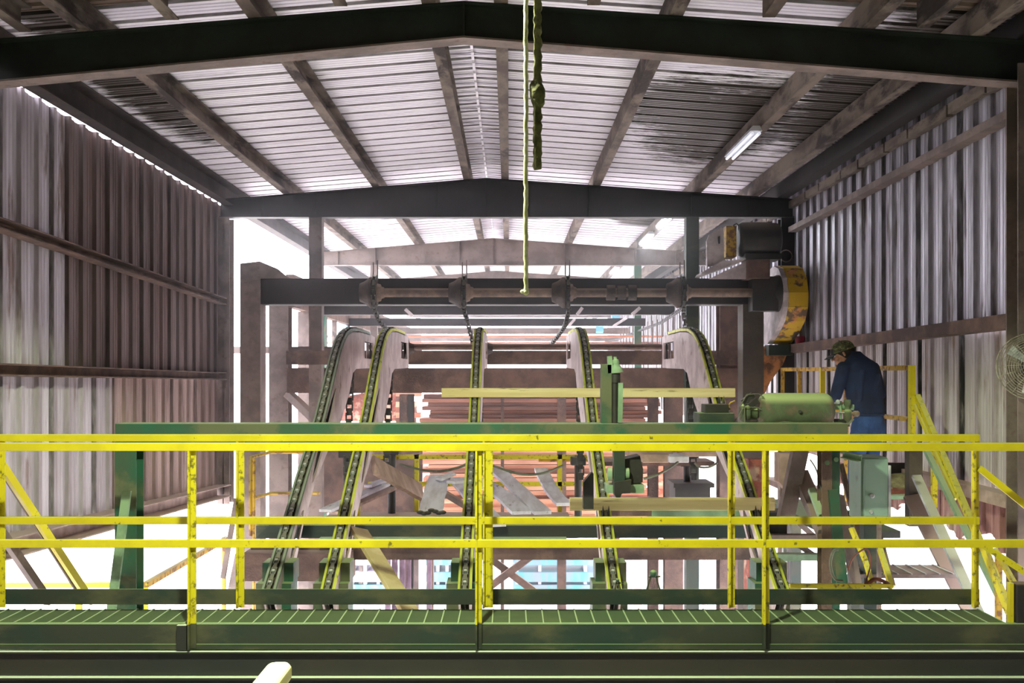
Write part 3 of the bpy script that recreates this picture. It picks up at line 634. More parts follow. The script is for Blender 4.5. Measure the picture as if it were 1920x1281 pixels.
def arm(X, label, edge, lit, side):
    t = thing('inclined_chain_arm', label, 'conveyor arm', (X, 9.5, -1.9), 'five inclined chain arms')
    win = [(12.07, .18), (12.84, .18), (12.84, .39), (12.07, .39)]
    holes = [win, slot(9.46, -.565, radians(33.5), 1.5, .15, 14), slot(8.22, -1.345, radians(33), .66, .14)]
    outer = FRONT+BACK; w = .016
    for s_ in (-1, 1):
        MB().plate([outer]+holes, lambda a, b, c, s_=s_: V(X+s_*.040+c-w/2, a, b), w).build('side_plate', PLATE if True else PLATE, t)
    MB().plate([outer, win], lambda a, b, c: V(X-.002+c, a, b-.008), .004).build('inner_web', MOTOR, t)
    mb = MB(); tp = track_pts(.12)
    for p, d in tp: pass
    for a, b_ in zip(FRONT[1:], FRONT[2:]):
        mb.prof(V(X, a[0], a[1]), V(X, b_[0], b_[1]), [(-.048, -.02), (.048, -.02), (.048, 0), (-.048, 0)])
    mb.build('track', MOTOR, t)
    for s_ in (-1, 1):
        mb = MB()
        for a, b_ in zip(FRONT[1:], FRONT[2:]):
            mb.prof(V(X+s_*.043, a[0], a[1]), V(X+s_*.043, b_[0], b_[1]), [(-.009, -.01), (.009, -.01), (.009, .022), (-.009, .022)])
        mb.build('edge_rail', edge, t)
    mb = MB()
    for k, (p, d) in enumerate(track_pts(.062)):
        n = V(0, -d.z, d.y); n = n if n.z > 0 else -n
        c = V(X, p.y, p.z)+n*.024
        if k % 2: mb.bar(c-d*.036, c+d*.036, .030, .014, up=n)
        else:
            for q in (-.017, .017): mb.bar(c-d*.042+V(q, 0, 0), c+d*.042+V(q, 0, 0), .008, .022, up=n)
            mb.cyl(c-d*.0+V(-.024, 0, 0), c+V(.024, 0, 0), .010, 6)
    mb.build('chain', CHAIN, t)
    mb = MB(); q0, q1 = V(X, 10.3, -.05), V(X, 7.75, -1.62); n = 52
    for k in range(n):
        c = q0.lerp(q1, k/n); d = (q1-q0).normalized()
        if k % 2: mb.bar(c-d*.04, c+d*.04, .014, .04, up=(0, 0, 1))
        else:
            for q in (-.017, .017): mb.bar(c-d*.045+V(q, 0, 0), c+d*.045+V(q, 0, 0), .008, .05, up=(0, 0, 1))
    mb.build('inner_chain', CHAIN, t)
    mb = MB()
    for k, (p, d) in enumerate(track_pts(.062)):
        if k % 2: continue
        n_ = V(0, -d.z, d.y); n_ = n_ if n_.z > 0 else -n_
        c = V(X, p.y, p.z)+n_*.030
        mb.bar(c-d*.010, c+d*.010, .022, .022, up=n_)
    mb.build('gap_light_roller', GALV, t)  # pale rollers; daylight through the chain gaps put into their colour
    # return strand hanging behind
    mb = MB(); p0 = V(X, 11.3, -.02); p1 = V(X, 11.0, -1.2)
    n = 20
    for k in range(n):
        c = p0.lerp(p1, k/n)
        if k % 2: mb.box(c.x-.03, c.x+.03, c.y-.01, c.y+.01, c.z-.04, c.z+.04)
        else: mb.box(c.x-.04, c.x-.025, c.y-.01, c.y+.01, c.z-.05, c.z+.05); mb.box(c.x+.025, c.x+.04, c.y-.01, c.y+.01, c.z-.05, c.z+.05)
    mb.build('return_chain', CHAIN, t)
    ft = MB()
    ft.box(X-.12, X+.12, 7.74, 7.95, -1.62, -1.475); ft.box(X-.15, X+.12, 7.66, 7.9, -2.1, -1.62)
    ft.build('foot_box', GREEN, t)
    MB().box(X-.05, X+.05, 7.7, 7.82, GZ, -2.1).build('foot_leg', DGREEN, t)
    return t
XA = [-1.80, -1.36, -.335, .79, 2.04]
arm(XA[0], 'inclined chain arm closest to the brown wall, grey-green edges', TRACKG, 0, 1)
arm(XA[1], 'inclined chain arm second from the brown wall, pale plank beside its foot', TRACK, 1, 1)
arm(XA[2], 'middle inclined chain arm seen almost straight on', TRACK, 1, 1)
arm(XA[3], 'inclined chain arm beside the green sensor upright', TRACK, 1, -1)
arm(XA[4], 'inclined chain arm closest to the tank and the worker', TRACK, 1, -1)
def spike(X, y, label):
    z = None
    for (ya, za), (yb, zb_) in zip(FRONT, FRONT[1:]):
        if yb <= y <= ya: z = za+(zb_-za)*(y-ya)/(yb-ya)
    mb = MB()
    for s_ in (-.022, .022): mb.lathe(V(X+s_, y, z+.02), V(X+s_*1.1, y+.02, z+.14), [(0, .014), (.5, .010), (1, .001)], 6)
    mb.build('chain_lug', CHAIN, label=label, cat='lug', group='pointed lugs on the arms')
spike(XA[3], 8.13, 'pair of pointed lugs holding the lower board on the arm by the sensor')
spike(XA[4], 8.13, 'pair of pointed lugs holding the lower board near the tank')
spike(XA[4], 9.56, 'pair of pointed lugs at the end of the upper board')
# boards carried by the arms
mb = MB().box(XP(1068, 8.24), XP(1452, 8.24), 8.22, 8.26, ZP(957, 8.24), ZP(933, 8.24))
mb.build('sawn_board', WOODY, label='pale fresh board carried low across the two arms by the tank', cat='board', bevel=.004)
mb = MB().box(XP(828, 9.66), XP(1378, 9.66), 9.64, 9.68, ZP(745, 9.66), ZP(728, 9.66))
mb.build('sawn_board', WOODY, label='long pale fresh board carried high across three arms', cat='board', bevel=.004)
mb = MB().bar(P(672, 993, 8.3), P(770, 1150, 7.3), .165, .035, up=(0, .5, 1))
mb.build('leaning_plank', WOODL, label='broad pale plank leaning down beside the second arm', cat='plank', bevel=.004)

# ================================================================== PORTAL WITH SHAFT, MOTOR AND GUARD
YPt = 13.0
pt = thing('portal_frame', 'dark portal frame carrying the long shaft', 'frame', (0, YPt, GZ))
MB().box(XP(488, YPt), XP(1455, YPt), YPt, YPt+.3, ZP(571, YPt), ZP(522, YPt)).build('beam', DARK, pt, bevel=.01)
MB().box(XP(450, YPt), XP(488, YPt), YPt, YPt+.3, GZ, ZP(494, YPt)).build('leg', STEEL, pt)
MB().box(XP(1393, YPt), XP(1432, YPt), YPt, YPt+.3, GZ, ZP(571, YPt)).build('leg', LEGB, pt)
MB().plate([[(450, 494), (487, 490), (518, 503), (541, 522), (488, 522), (450, 530)]], lambda a, b, c: P(a, b, YPt-.02)+V(0, c, 0), .1).build('gusset', STEEL, pt)
for px0, px1, lab in ((505, 541, 'dusty post behind the portal leg on the bright open side'), (1349, 1386, 'dark post behind the portal leg on the motor side')):
    MB().ibeam(V(XP((px0+px1)/2, 14.2), 14.3, GZ), V(XP((px0+px1)/2, 14.2), 14.3, ZP(566, 14.2)), (px1-px0)*14.2/F, .26, .014, up=(0, 1, 0)).build('deck_post', STEEL if px0 < 900 else BROWN, label=lab, cat='post')
for px, lab in ((592, 'slim post under the flat beam on the bright open side'), (1298, 'slim green post under the flat beam beside the motor')):
    MB().box(XP(px-12, 13.66), XP(px+12, 13.66), 13.63, 13.8, GZ, 2.135).build('slim_post', DGREEN if px > 900 else STEEL, label=lab, cat='post')
MB().box(XP(1190, 19.7), XP(1203, 19.7), 19.72, 19.85, -1, 2.13).build('slim_post', GREEN, label='short green post seen under the speckled beam beyond the shaft', cat='post')
MB().box(XP(694, 19.7), XP(707, 19.7), 19.72, 19.85, -1, 2.13).build('slim_post', STEEL, label='dusty slim post seen under the speckled beam near the open side', cat='post')
YSh = 12.82; zs = ZP(549, YSh)
sh = thing('head_shaft', 'long dusty drive shaft in front of the portal beam', 'shaft', (0, YSh, zs))
MB().cyl(V(XP(690, YSh), YSh, zs), V(XP(1470, YSh), YSh, zs), .058, 20).build('shaft', SHAFT, sh)
for px in (703, 870, 1063, 1278):
    x = XP(px, YSh)
    s_ = -1
    MB().lathe(V(x-.20, YSh, zs), V(x-.03, YSh, zs), [(0, .06), (.05, .12), (.45, .15), (.75, .19), (.8, .20), (1, .20)], 14).build('bearing_housing', CAST, sh)
    mb = MB().cyl(V(x-.02, YSh, zs), V(x+.03, YSh, zs), .17, 24)
    for k in range(18):
        a = 2*pi*k/18; c = V(x+.005, YSh+cos(a)*.18, zs+sin(a)*.18); mb.box(c.x-.018, c.x+.018, c.y-.014, c.y+.014, c.z-.014, c.z+.014)
    mb.build('sprocket', CAST, sh)
    MB().lathe(V(x+.03, YSh, zs), V(x+.12, YSh, zs), [(0, .12), (.5, .11), (.6, .08), (1, .07)], 14).build('hub', SHAFT, sh)
for px in (1145, 1165, 1185):
    MB().cyl(V(XP(px-8, YSh), YSh, zs), V(XP(px+8, YSh), YSh, zs), .10, 6 if px == 1165 else 12).build('coupling', CAST, sh)
# feed chains: over each sprocket then sagging away
def chain_run(pts, label, r=.022, n=None):
    mb = MB(); pts = [Vector(p) for p in pts]; out = []; acc = 0; step = .07
    for a, b_ in zip(pts, pts[1:]):
        L_ = (b_-a).length; d = (b_-a)/L_
        while acc < L_: out.append((a+d*acc, d)); acc += step
        acc -= L_
    for k, (c, d) in enumerate(out):
        if k % 2: mb.bar(c-d*.045, c+d*.045, .022, .034, up=(1, 0, 0))
        else:
            for q in (-.022, .022): mb.bar(c-d*.045+V(q, 0, 0), c+d*.045+V(q, 0, 0), .010, .036)
    return mb.build('feed_chain', CHAIN, label=label, cat='chain', group='feed chains over the shaft')
def over(px): return [V(XP(px, YSh)+.005, YSh+.21*cos(a), zs+.21*sin(a)) for a in (pi*.5, pi*.62, pi*.75, pi*.9, pi, pi*1.12, pi*1.25)]
chain_run(over(703)+[P(702, 580, 12.9), P(708, 596, 13.15), P(722, 615, 13.5), P(745, 640, 14.6), P(790, 660, 17)], 'sagging chain from the shaft sprocket closest to the open side')
chain_run(over(870)+[P(869, 580, 12.9), P(876, 600, 13.3), P(886, 640, 13.6), P(886, 652, 14.2)], 'sagging chain from the second shaft sprocket')
chain_run(over(1063)+[P(1067, 580, 12.9), P(1060, 610, 13.5), P(1048, 628, 14.2), P(1032, 648, 15)], 'sagging chain from the third shaft sprocket')
chain_run(over(1278)+[P(1282, 590, 12.9), P(1284, 600, 13.0), P(1285, 640, 13.1)], 'chain dropping from the sprocket beside the motor')
chain_run([P(1280, 578, 14.4), P(1240, 605, 16.5), P(1200, 620, 19.5), P(1160, 636, 24), P(1110, 648, 30)], 'long straight chain running away on its row of hanger rods')
t = thing('hanger_rods', 'row of thin rods hanging the long straight chain', 'rods', P(1230, 660, 16), None)
for k in range(16):
    u = k/15; Y_ = 14.5+u*9; px = 1280-(1-14.5/Y_)*325; 
    MB().cyl(V(XP(px+8, Y_), Y_, ZP(650, Y_)), V(XP(px+8, Y_), Y_, ZP(590+u*28, Y_)), .012, 6).build('rod', STEEL, t)
for j, px in enumerate((703, 870, 1063, 1278)):
    t = thing('threaded_rods', ['pair of thin upright rods above the first shaft bearing', 'pair of thin upright rods above the second shaft bearing', 'pair of thin upright rods above the third shaft bearing', 'pair of thin upright rods above the bearing by the motor'][j], 'rods', P(px, 520, 12.95), 'upright rods at the bearings')
    for d_ in (-3, 5): MB().cyl(P(px+d_, 570, 12.99), P(px+d_, 488 if d_ > 0 else 492, 12.99), .008, 6).build('rod', STEEL, t)

mo = thing('electric_motor', 'big dark electric motor mounted above the shaft end', 'motor', P(1420, 490, 12.7))
YM = 12.75
MB().lathe(P(1384, 450, YM), P(1463, 450, YM), [(0, .10), (.01, .20), (.08, .222), (.3, .226), (.6, .226), (.9, .215), (.97, .18), (1, .10)], 28).build('body', MOTOR, mo)
MB().box(XP(1392, YM), XP(1458, YM), YM-.17, YM+.17, ZP(489, YM), ZP(478, YM)).build('foot_plate', MOTOR, mo)
MB().plate([[(1326, 500), (1325, 452), (1330, 440), (1352, 426), (1357, 428), (1358, 496)]], lambda a, b, c: P(a, b, YM-.15)+V(0, c, 0), .05).build('pulley_guard', GUARDG, mo)
MB().box(XP(1357, YM), XP(1376, YM), YM-.15, YM+.15, ZP(484, YM), ZP(427, YM)).build('guard_band', YELR, mo)
mb = MB().plate([[(1346, 444), (1350, 443), (1350, 457), (1347, 457)]], lambda a, b, c: P(a, b, YM-.156)+V(0, c, 0), .004); mb.build('slot_mark', MOTOR, mo)
MB().plate([[(1314, 515), (1317, 510), (1360, 487), (1362, 489), (1400, 485), (1390, 491), (1322, 515)]], lambda a, b, c: P(a, b, YM-.2)+V(0, c, 0), .4).build('base_plate', GUARDG, mo)
MB().tube([P(1376, 432, YM), P(1376, 422, YM), P(1381, 419, YM), P(1385, 423, YM), P(1385, 432, YM)], .010, 8).build('lifting_eye', MOTOR, mo)
MB().box(XP(1399, YM), XP(1440, YM), YM-.1, YM+.25, ZP(523, YM), ZP(488, YM)).build('stand', BROWN, mo)
MB().plate([[(1330, 523), (1355, 510), (1399, 491), (1399, 523)]], lambda a, b, c: P(a, b, YM)+V(0, c, 0), .06).build('gusset', GUARDG, mo)
mb = MB(); mb.box(XP(1404, 12.95), XP(1452, 12.95), 12.75, 13.0, ZP(585, 12.95), ZP(521, 12.95)); mb.build('gearbox', MOTOR, label='dark gearbox block on the shaft end under the motor', cat='gearbox', bevel=.01)
bgd = thing('drive_guard', 'curved yellow and rust drive guard at the shaft end', 'guard', (3.6, 13.4, -.1))
gp = [(13.6, 1.36), (13.2, 1.42), (12.95, 1.36), (12.78, 1.22), (12.70, 1.03), (12.72, .85), (12.85, .68), (13.15, .52), (13.5, .40), (14.1, .40), (14.1, 1.2)]
MB().plate([gp], lambda a, b, c: V(3.50+c, a, b), .07).build('side_plate', GUARDG, bgd)
mb = MB()
for a, b_ in zip(gp[:9], gp[1:9]): mb.prof(V(3.69, a[0], a[1]), V(3.69, b_[0], b_[1]), [(-.125, -.008), (.125, -.008), (.125, .008), (-.125, .008)])
mb.build('wrap_band', RUSTY, bgd)
MB().box(3.48, 3.80, 13.35, 13.6, .24, .38).build('collar', DGREEN, bgd)
mb = MB().plate([[(1432, 650), (1482, 648), (1468, 684), (1445, 715), (1432, 742)]], lambda a, b, c: P(a, b, 13.5)+V(0, c, 0), .08); mb.build('chute', RUSTO, bgd)
MB().lathe(V(XP(1447, 12.9), 12.95, zs), V(3.5, 12.95, zs), [(0, .2), (.7, .24), (1, .24)], 20).build('bell', MOTOR, bgd)
rb = MB().lathe(P(1500, 648, 13.3), P(1500, 631, 13.3), [(0, .05), (.9, .07), (1, .072)], 14); rb.build('red_bucket', REDB, label='small red bucket standing on the wall girt beside the guard', cat='bucket')
MB().tube([P(1474+11*cos(a), 480+11*sin(a), 13.612) for a in [k*pi/8 for k in range(17)]], .008, 6).build('wire_loop', STEEL, label='thin wire ring hanging on the dark column beside the motor', cat='wire')

# ================================================================== DECK BEHIND THE ARMS
MB().ibeam(V(XP(535, 14), 14.1, (ZP(690, 14)+ZP(736, 14))/2), V(XP(1392, 14), 14.1, (ZP(690, 14)+ZP(736, 14))/2), .2, 46*14/F, .014).build('deck_beam', BROWN, label='deep brown cross beam behind the rounded arm tops, lower one', cat='beam')
mb = MB().box(XP(540, 14), XP(1392, 14), 13.96, 13.998, ZP(737, 14), ZP(691, 14)); mb.build('deck_plate', BROWN, label='speckled brown plate on the face of the lower cross beam', cat='plate')
MB().box(XP(541, 13.6), XP(1392, 13.6), 13.45, 13.6, ZP(684, 13.6), ZP(658, 13.6)).build('deck_beam', BROWN, label='brown cross beam behind the rounded arm tops, upper one', cat='beam')
MB().cyl(V(XP(690, 13.1), 13.1, ZP(651, 13.1)), V(XP(1255, 13.1), 13.1, ZP(651, 13.1)), .042, 16).build('idler_shaft', BROWN, label='brown idler shaft joining the tops of the inclined arms', cat='shaft')
for px, lab in ((768, 'round flange on the idler shaft beside the second arm'), (915, 'round flange on the idler shaft beside the middle arm')):
    MB().lathe(V(XP(px-8, 13.1), 13.1, ZP(654, 13.1)), V(XP(px+9, 13.1), 13.1, ZP(654, 13.1)), [(0, .16), (.3, .15), (.5, .08), (1, .06)], 14).build('bearing_flange', CAST, label=lab, cat='bearing', group='flanges on the idler shaft')
MB().box(XP(425, 14.42), XP(655, 14.42), 14.42, 14.5, ZP(663, 14.42), ZP(650, 14.42)).build('tie_bar', STEEL, label='dusty horizontal bar crossing the bright opening', cat='bar')
MB().bar(P(540, 738, 14.2), P(600, 795, 14.0), .14, .1).build('diagonal_brace', STEEL, label='dusty diagonal brace running down from the post in the bright opening', cat='brace')
# overhead conveyor deck members receding
for k, (y0, y1, xl, xr, Y_) in enumerate([(573, 590, 608, 1265, 15.8), (597, 611, 640, 1210, 19.2), (615, 626, 660, 1180, 23.4), (631, 640, 690, 1160, 28), (643, 649, 700, 1150, 34)]):
    MB().box(-3.10, XP(xr, Y_), Y_, Y_+.15, ZP(y1, Y_), ZP(y0, Y_)).build('deck_joist', DARK if k < 2 else STEEL,
        label=['dark deck joist just below the shaft beam', 'second dark deck joist below the shaft beam', 'third dusty deck joist going deeper', 'fourth dusty deck joist going deeper', 'deepest dusty deck joist in the distance'][k], cat='joist', group='receding deck joists')
for k, (y, xl, xr, Y_) in enumerate([(629, 600, 1248, 21), (641, 610, 1245, 26)]):
    MB().box(XP(xl, Y_), XP(xr, Y_), Y_, Y_+.1, ZP(y+4, Y_), ZP(y, Y_)).build('long_board', WOODRS[k], label=['thin reddish board lying across the deck, upper', 'thin reddish board lying across the deck, lower'][k], cat='board')
for k, (px, py, Y_) in enumerate([(1195, 576, 16), (1152, 598, 19.5), (1122, 615, 23.5)]):
    MB().cyl(P(px-5, py+2, Y_-.1), P(px+9, py+2, Y_-.1), .10, 14).build('blue_roller', BLUEC, label=['light blue roller under the end of the first joist', 'light blue roller under the end of the second joist', 'light blue roller under the end of the third joist'][k], cat='roller', group='light blue rollers')
for k, (xa, ya, xb, yb, Y_) in enumerate([(1092, 577, 1082, 590, 15.78), (1200, 577, 1185, 590, 15.78), (1078, 598, 1066, 612, 19.18), (1175, 596, 1150, 612, 19.18), (760, 580, 774, 593, 15.78)]):
    MB().bar(P(xa, ya, Y_), P(xb, yb, Y_), .06, .05).build('brace_tab', GUARDG, label='small pale slanting tab against the dark deck joists', cat='bracket', group='slanting tabs on the joists')
# side of the far deck on the bright side
XS = -3.15
MB().box(XS-.06, XS+.06, 14.3, 35, .95, 1.42).build('side_header', BROWN, label='brown header band over the far openings', cat='header')
for k, Y_ in enumerate((15.3, 16.5)):
    MB().box(XS-.10, XS+.10, Y_, Y_+.2, GZ, .95).build('side_post', GREEN if k else STEEL, label=['first wide post under the brown header', 'second wide post under the brown header'][k], cat='post', group='posts under the brown header')
for k, Y_ in enumerate((17.9, 19.4, 21.1, 23.2)):
    MB().box(XS-.04, XS+.04, Y_, Y_+.08, GZ, .95).build('side_mullion', PURL, label='slim dusty post between the bluish panes', cat='post', group='slim posts between the bluish panes')
n_w = 0
for (a, b_) in ((18.0, 19.38), (19.5, 21.08), (21.2, 23.18)):
    n_w += 1
    MB().box(XS-.01, XS+.01, a+.3, b_-.02, -.6, .93).build('window_%d' % n_w, HAZEP, kind='structure')
MB().box(XS-.05, XS+.05, 17.2, 31, .18, .24).build('side_rail', WOODB, label='thin brown rail crossing the bluish panes', cat='rail')
# lower cross beams between the feet of the arms
YC = 9.6
MB().box(XP(480, YC), XP(1462, YC), YC, YC+.2, ZP(1009, YC), ZP(986, YC)).build('lower_crossbeam', DGREEN, label='dark beam across behind the arms, level with the lower yellow bars', cat='beam')
MB().box(XP(470, 9.3), XP(1420, 9.3), 9.3, 9.45, ZP(1050, 9.3), ZP(1026, 9.3)).build('lower_crossbeam', BROWN, label='brown beam low across behind the arm feet', cat='beam')
MB().box(XP(460, 9.2), XP(660, 9.2), 9.1, 9.4, ZP(1086, 9.2), ZP(1035, 9.2)).build('lower_housing', BROWN, label='dark brown housing behind the feet of the first two arms', cat='housing')
MB().box(XP(600, 9.1), XP(1062, 9.1), 9.05, 9.14, ZP(1014, 9.1), ZP(1008, 9.1)).build('thin_strip', LGREEN, label='thin pale green strip lying along the dark lower beam', cat='strip')
MB().plate([[(478, 1010), (505, 985), (560, 985), (560, 1010)]], lambda a, b, c: P(a, b, 9.5)+V(0, c, 0), .1).build('corner_plate', DGREEN, label='dark sloping corner plate at the end of the lower beam', cat='plate')
mb = MB().cyl(P(560, 850, 13.9), P(560, 850, 13.95), .01, 4)
spn = thing('steel_panel', 'speckled brown steel panel standing behind the first two arms', 'panel', P(690, 962, 14.3))
MB().box(XP(588, 14.3), XP(792, 14.3), 14.3, 14.34, ZP(962, 14.3), ZP(846, 14.3)).build('panel', BROWN, spn)
for px in (600, 780): MB().box(XP(px-4, 14.3), XP(px+4, 14.3), 14.34, 14.4, GZ, ZP(850, 14.3)).build('leg', STEEL, spn)
# middle yellow railing beyond the arms
Yy = 11.6
ry = thing('inner_railing', 'worn yellow railing deep between the chain arms', 'railing', (0, Yy, -1.9))
MB().box(XP(672, Yy), XP(1130, Yy), Yy, Yy+.05, ZP(861, Yy), ZP(853, Yy)).build('top_rail', YELW, ry)
MB().box(XP(690, Yy), XP(1130, Yy), Yy, Yy+.05, ZP(912, Yy), ZP(904, Yy)).build('mid_rail', YELW, ry)
for px in (781, 1050): MB().box(XP(px-4, Yy), XP(px+4, Yy), Yy, Yy+.05, ZP(1010, Yy), ZP(853, Yy)).build('post', YELW, ry)
MB().box(XP(1010, 11.9), XP(1245, 11.9), 11.9, 11.95, ZP(866, 11.9), ZP(857, 11.9)).build('yellow_bar', YELR, label='rusty yellow bar behind the sensor arm', cat='bar')
t = thing('strap_bundle', 'fan of dull yellow straps hanging near the first arm', 'straps', P(665, 1000, 10.4))
for k in range(7):
    MB().tube([P(668+k*.8, 850, 10.4), P(664+k*1.6, 910, 10.4), P(654+k*3.2, 1008, 10.4)], .012, 5).build('strap', YELW, t)
MB().box(XP(665, 10.4), XP(700, 10.4), 10.4, 10.44, ZP(856, 10.4), ZP(849, 10.4)).build('holder', YELW, t)
# dark posts
for (a, b_, y0, y1, Y_, lab) in [(643, 656, 846, 1010, 11.4, 'dark post between the first and second arm'), (727, 742, 840, 985, 11.5, 'dark post just past the second arm'),
                                 (1077, 1091, 860, 985, 11.5, 'dark capped post before the fourth arm'), (1281, 1295, 862, 906, 11.6, 'short dark post standing on the black box')]:
    t = thing('dark_post', lab, 'post', P((a+b_)/2, y1, Y_), 'dark posts among the arms')
    MB().cyl(P((a+b_)/2, y1, Y_), P((a+b_)/2, y0+10, Y_), (b_-a)/2*Y_/F, 14).build('shaft', MOTOR, t)
    MB().box(XP(a-7, Y_), XP(b_+7, Y_), Y_-.08, Y_+.08, ZP(y0+12, Y_), ZP(y0-3, Y_)).build('cap', MOTOR, t, bevel=.01)
for px, w, Y_, lab in ((757, 7, 15.5, 'tall brown post in front of the lumber stack, nearest the second arm'), (770, 6, 15.8, 'dark slim post in front of the lumber stack beside the brown one'), (1053, 8, 15.5, 'tall brown post in front of the middle of the lumber stack'),
                       (1224, 9, 15.5, 'tall brown post at the tank end of the lumber stack'), (1262, 17, 15.3, 'wide dark brown post past the lumber stack'), (942, 3, 15.0, 'thin brown post behind the middle arm')):
    MB().ibeam(V(XP(px, Y_), Y_, GZ), V(XP(px, Y_), Y_, ZP(737, 14.2)*Y_/14.2-.02), w*2*Y_/F, .18, .012, up=(0, 1, 0)).build('stack_post', BROWN if px != 770 else MOTOR, label=lab, cat='post')
bb = thing('black_box', 'black flanged box behind the lower fresh board', 'box', P(1300, 932, 11.6))
MB().box(XP(1266, 11.4), XP(1332, 11.4), 11.4, 11.8, ZP(960, 11.4), ZP(914, 11.4)).build('body', MOTOR, bb)
MB().box(XP(1262, 11.4), XP(1338, 11.4), 11.35, 11.85, ZP(914, 11.4), ZP(906, 11.4)).build('flange', MOTOR, bb)
MB().box(XP(1136, 9.0), XP(1222, 9.0), 9.0, 9.2, ZP(968, 9.0), ZP(955, 9.0)).build('brown_block', BROWN, label='brown block under the lower fresh board', cat='block')
MB().box(XP(1222, 9.0), XP(1462, 9.0), 9.0, 9.2, ZP(985, 9.0), ZP(955, 9.0)).build('green_housing', LGREEN, label='dusty pale green housing under the lower fresh board', cat='housing')
t = thing('stacked_slabs', 'thick grey-brown slabs lying under the green beam past the sensor', 'slabs', P(1240, 866, 10.5))
for (a, b_, y0, y1, Y_) in [(1180, 1262, 846, 858, 10.6), (1205, 1255, 852, 868, 10.4), (1255, 1292, 856, 868, 10.3), (1270, 1345, 846, 857, 10.7)]:
    MB().box(XP(a, Y_), XP(b_, Y_), Y_, Y_+.5, ZP(y1, Y_), ZP(y0, Y_)).build('slab', WOODB if a != 1255 else WOODG, t, bevel=.01)
MB().box(XP(1120, 11.2), XP(1340, 11.2), 11.2, 11.7, ZP(874, 11.2), ZP(866, 11.2)).build('slab_shelf', BROWN, label='brown shelf carrying the grey-brown slabs', cat='shelf')
# sagging cables
def cable(pts, label, m=GREYH, r=.014):
    P_ = [P(*p) for p in pts]; out = []
    for i in range(len(P_)-1):
        p0 = P_[max(i-1, 0)]; p1 = P_[i]; p2 = P_[i+1]; p3 = P_[min(i+2, len(P_)-1)]
        for k in range(6):
            u = k/6
            out.append(.5*((2*p1)+(p2-p0)*u+(2*p0-5*p1+4*p2-p3)*u*u+(3*p1-p0-3*p2+p3)*u**3))
    out.append(P_[-1]); return MB().tube(out, r, 6).build('sagging_cable', m, label=label, cat='cable')
cable([(750, 871, 11.2), (790, 881, 11.1), (825, 884, 11), (862, 876, 10.9), (878, 868, 10.9)], 'drooping cable between the second and middle arms')
cable([(915, 870, 11), (955, 884, 10.9), (985, 890, 10.9), (1020, 887, 10.9), (1056, 873, 10.9)], 'drooping cable before the fourth arm over the grey planks')
cable([(1207, 898, 10), (1235, 889, 10), (1258, 876, 10.2), (1277, 862, 10.36)], 'cable rising toward the grey-brown slabs')
cable([(1302, 868, 11), (1312, 876, 11), (1330, 876, 11), (1345, 868, 11)], 'short drooping cable past the short dark post')

# grey planks tumbled in the trough ------------------------------
def plank(a, b_, w, th, m, label, up=(0, 0, 1), bend=0):
    a = P(*a); b_ = P(*b_); mb = MB(); n = 8
    pts = [a.lerp(b_, i/n)+V(0, 0, bend*sin(pi*i/n)) for i in range(n+1)]
    d = (b_-a).normalized(); up = Vector(up); u = d.cross(up).normalized(); vs = []
    for i, p in enumerate(pts):
        q = (pts[min(i+1, n)]-pts[max(i-1, 0)]).normalized(); wv = u.cross(q).normalized()
        ww = w*(1+.04*sin(i*2.1))
        vs += [p-u*ww/2-wv*th/2, p+u*ww/2-wv*th/2, p+u*ww/2+wv*th/2, p-u*ww/2+wv*th/2]
    fs = [(i*4+k, i*4+(k+1) % 4, i*4+4+(k+1) % 4, i*4+4+k) for i in range(n) for k in range(4)]+[(3, 2, 1, 0), (n*4, n*4+1, n*4+2, n*4+3)]
    mb.add(vs, fs); return mb.build('loose_plank', m, label=label, cat='plank', group='loose planks in the trough', bevel=.003)
plank((808, 958, 9.75), (826, 892, 11.0), .23, .03, WOODG, 'wide grey plank pointing at the viewer with a dark lump on its end', bend=.04)
plank((822, 899, 10.5), (850, 888, 10.6), .12, .03, WOODG, 'short split offcut on top of the wide grey plank')
plank((845, 905, 10.2), (905, 897, 10.5), .14, .03, WOODG, 'grey plank lying crosswise behind the middle arm')
plank((930, 985, 9.4), (858, 898, 11.2), .20, .035, WOODG, 'long grey plank whose sawn end is lowest, behind the middle arm')
plank((978, 962, 9.9), (905, 905, 11.4), .20, .035, WOODG, 'grey plank in the pair, the one closer to the middle arm', bend=.03)
plank((1018, 962, 9.9), (928, 878, 11.8), .18, .035, WOODG, 'grey plank in the pair, the one closer to the fourth arm', bend=.0)
plank((1058, 946, 10.1), (1014, 880, 11.8), .16, .035, WOODG, 'single grey plank leaning in beside the dark capped post', bend=-.05)
plank((700, 872, 10.0), (790, 924, 10.9), .20, .05, WOODB, 'thick brown plank sloping down away from the second arm', up=(0, -.9, .5))
plank((610, 958, 9.9), (722, 908, 11.2), .14, .03, WOODG, 'upper pale plank of the pair passing behind the second arm')
plank((628, 962, 10.0), (735, 915, 11.3), .14, .03, WOODB, 'lower pale plank of the pair passing behind the second arm')
plank((690, 912, 10.9), (735, 896, 11.5), .10, .03, WOODG, 'narrow offcut lying on the pair of pale planks')
mb = MB(); 
for k in range(7): mb.sphere(P(788+k*7, 961+((k*5) % 3)-(4 if 2 < k < 5 else 0), 9.66), .028, 8, sx=1.3, sz=.7)
mb.build('bark_lump', MOTOR, label='dark lump of bark on the end of the wide grey plank', cat='bark')
MB().box(XP(590, 10.6), XP(1075, 10.6), 10.0, 11.6, ZP(992, 10.6), ZP(985, 10.6)).build('trough_floor', BROWN, label='dark trough floor under the loose planks', cat='trough')
MB().bar(P(800, 905, 11.9), P(900, 965, 11.6), .08, .06).build('trough_brace', STEEL, label='pale slanting brace under the loose planks', cat='brace')

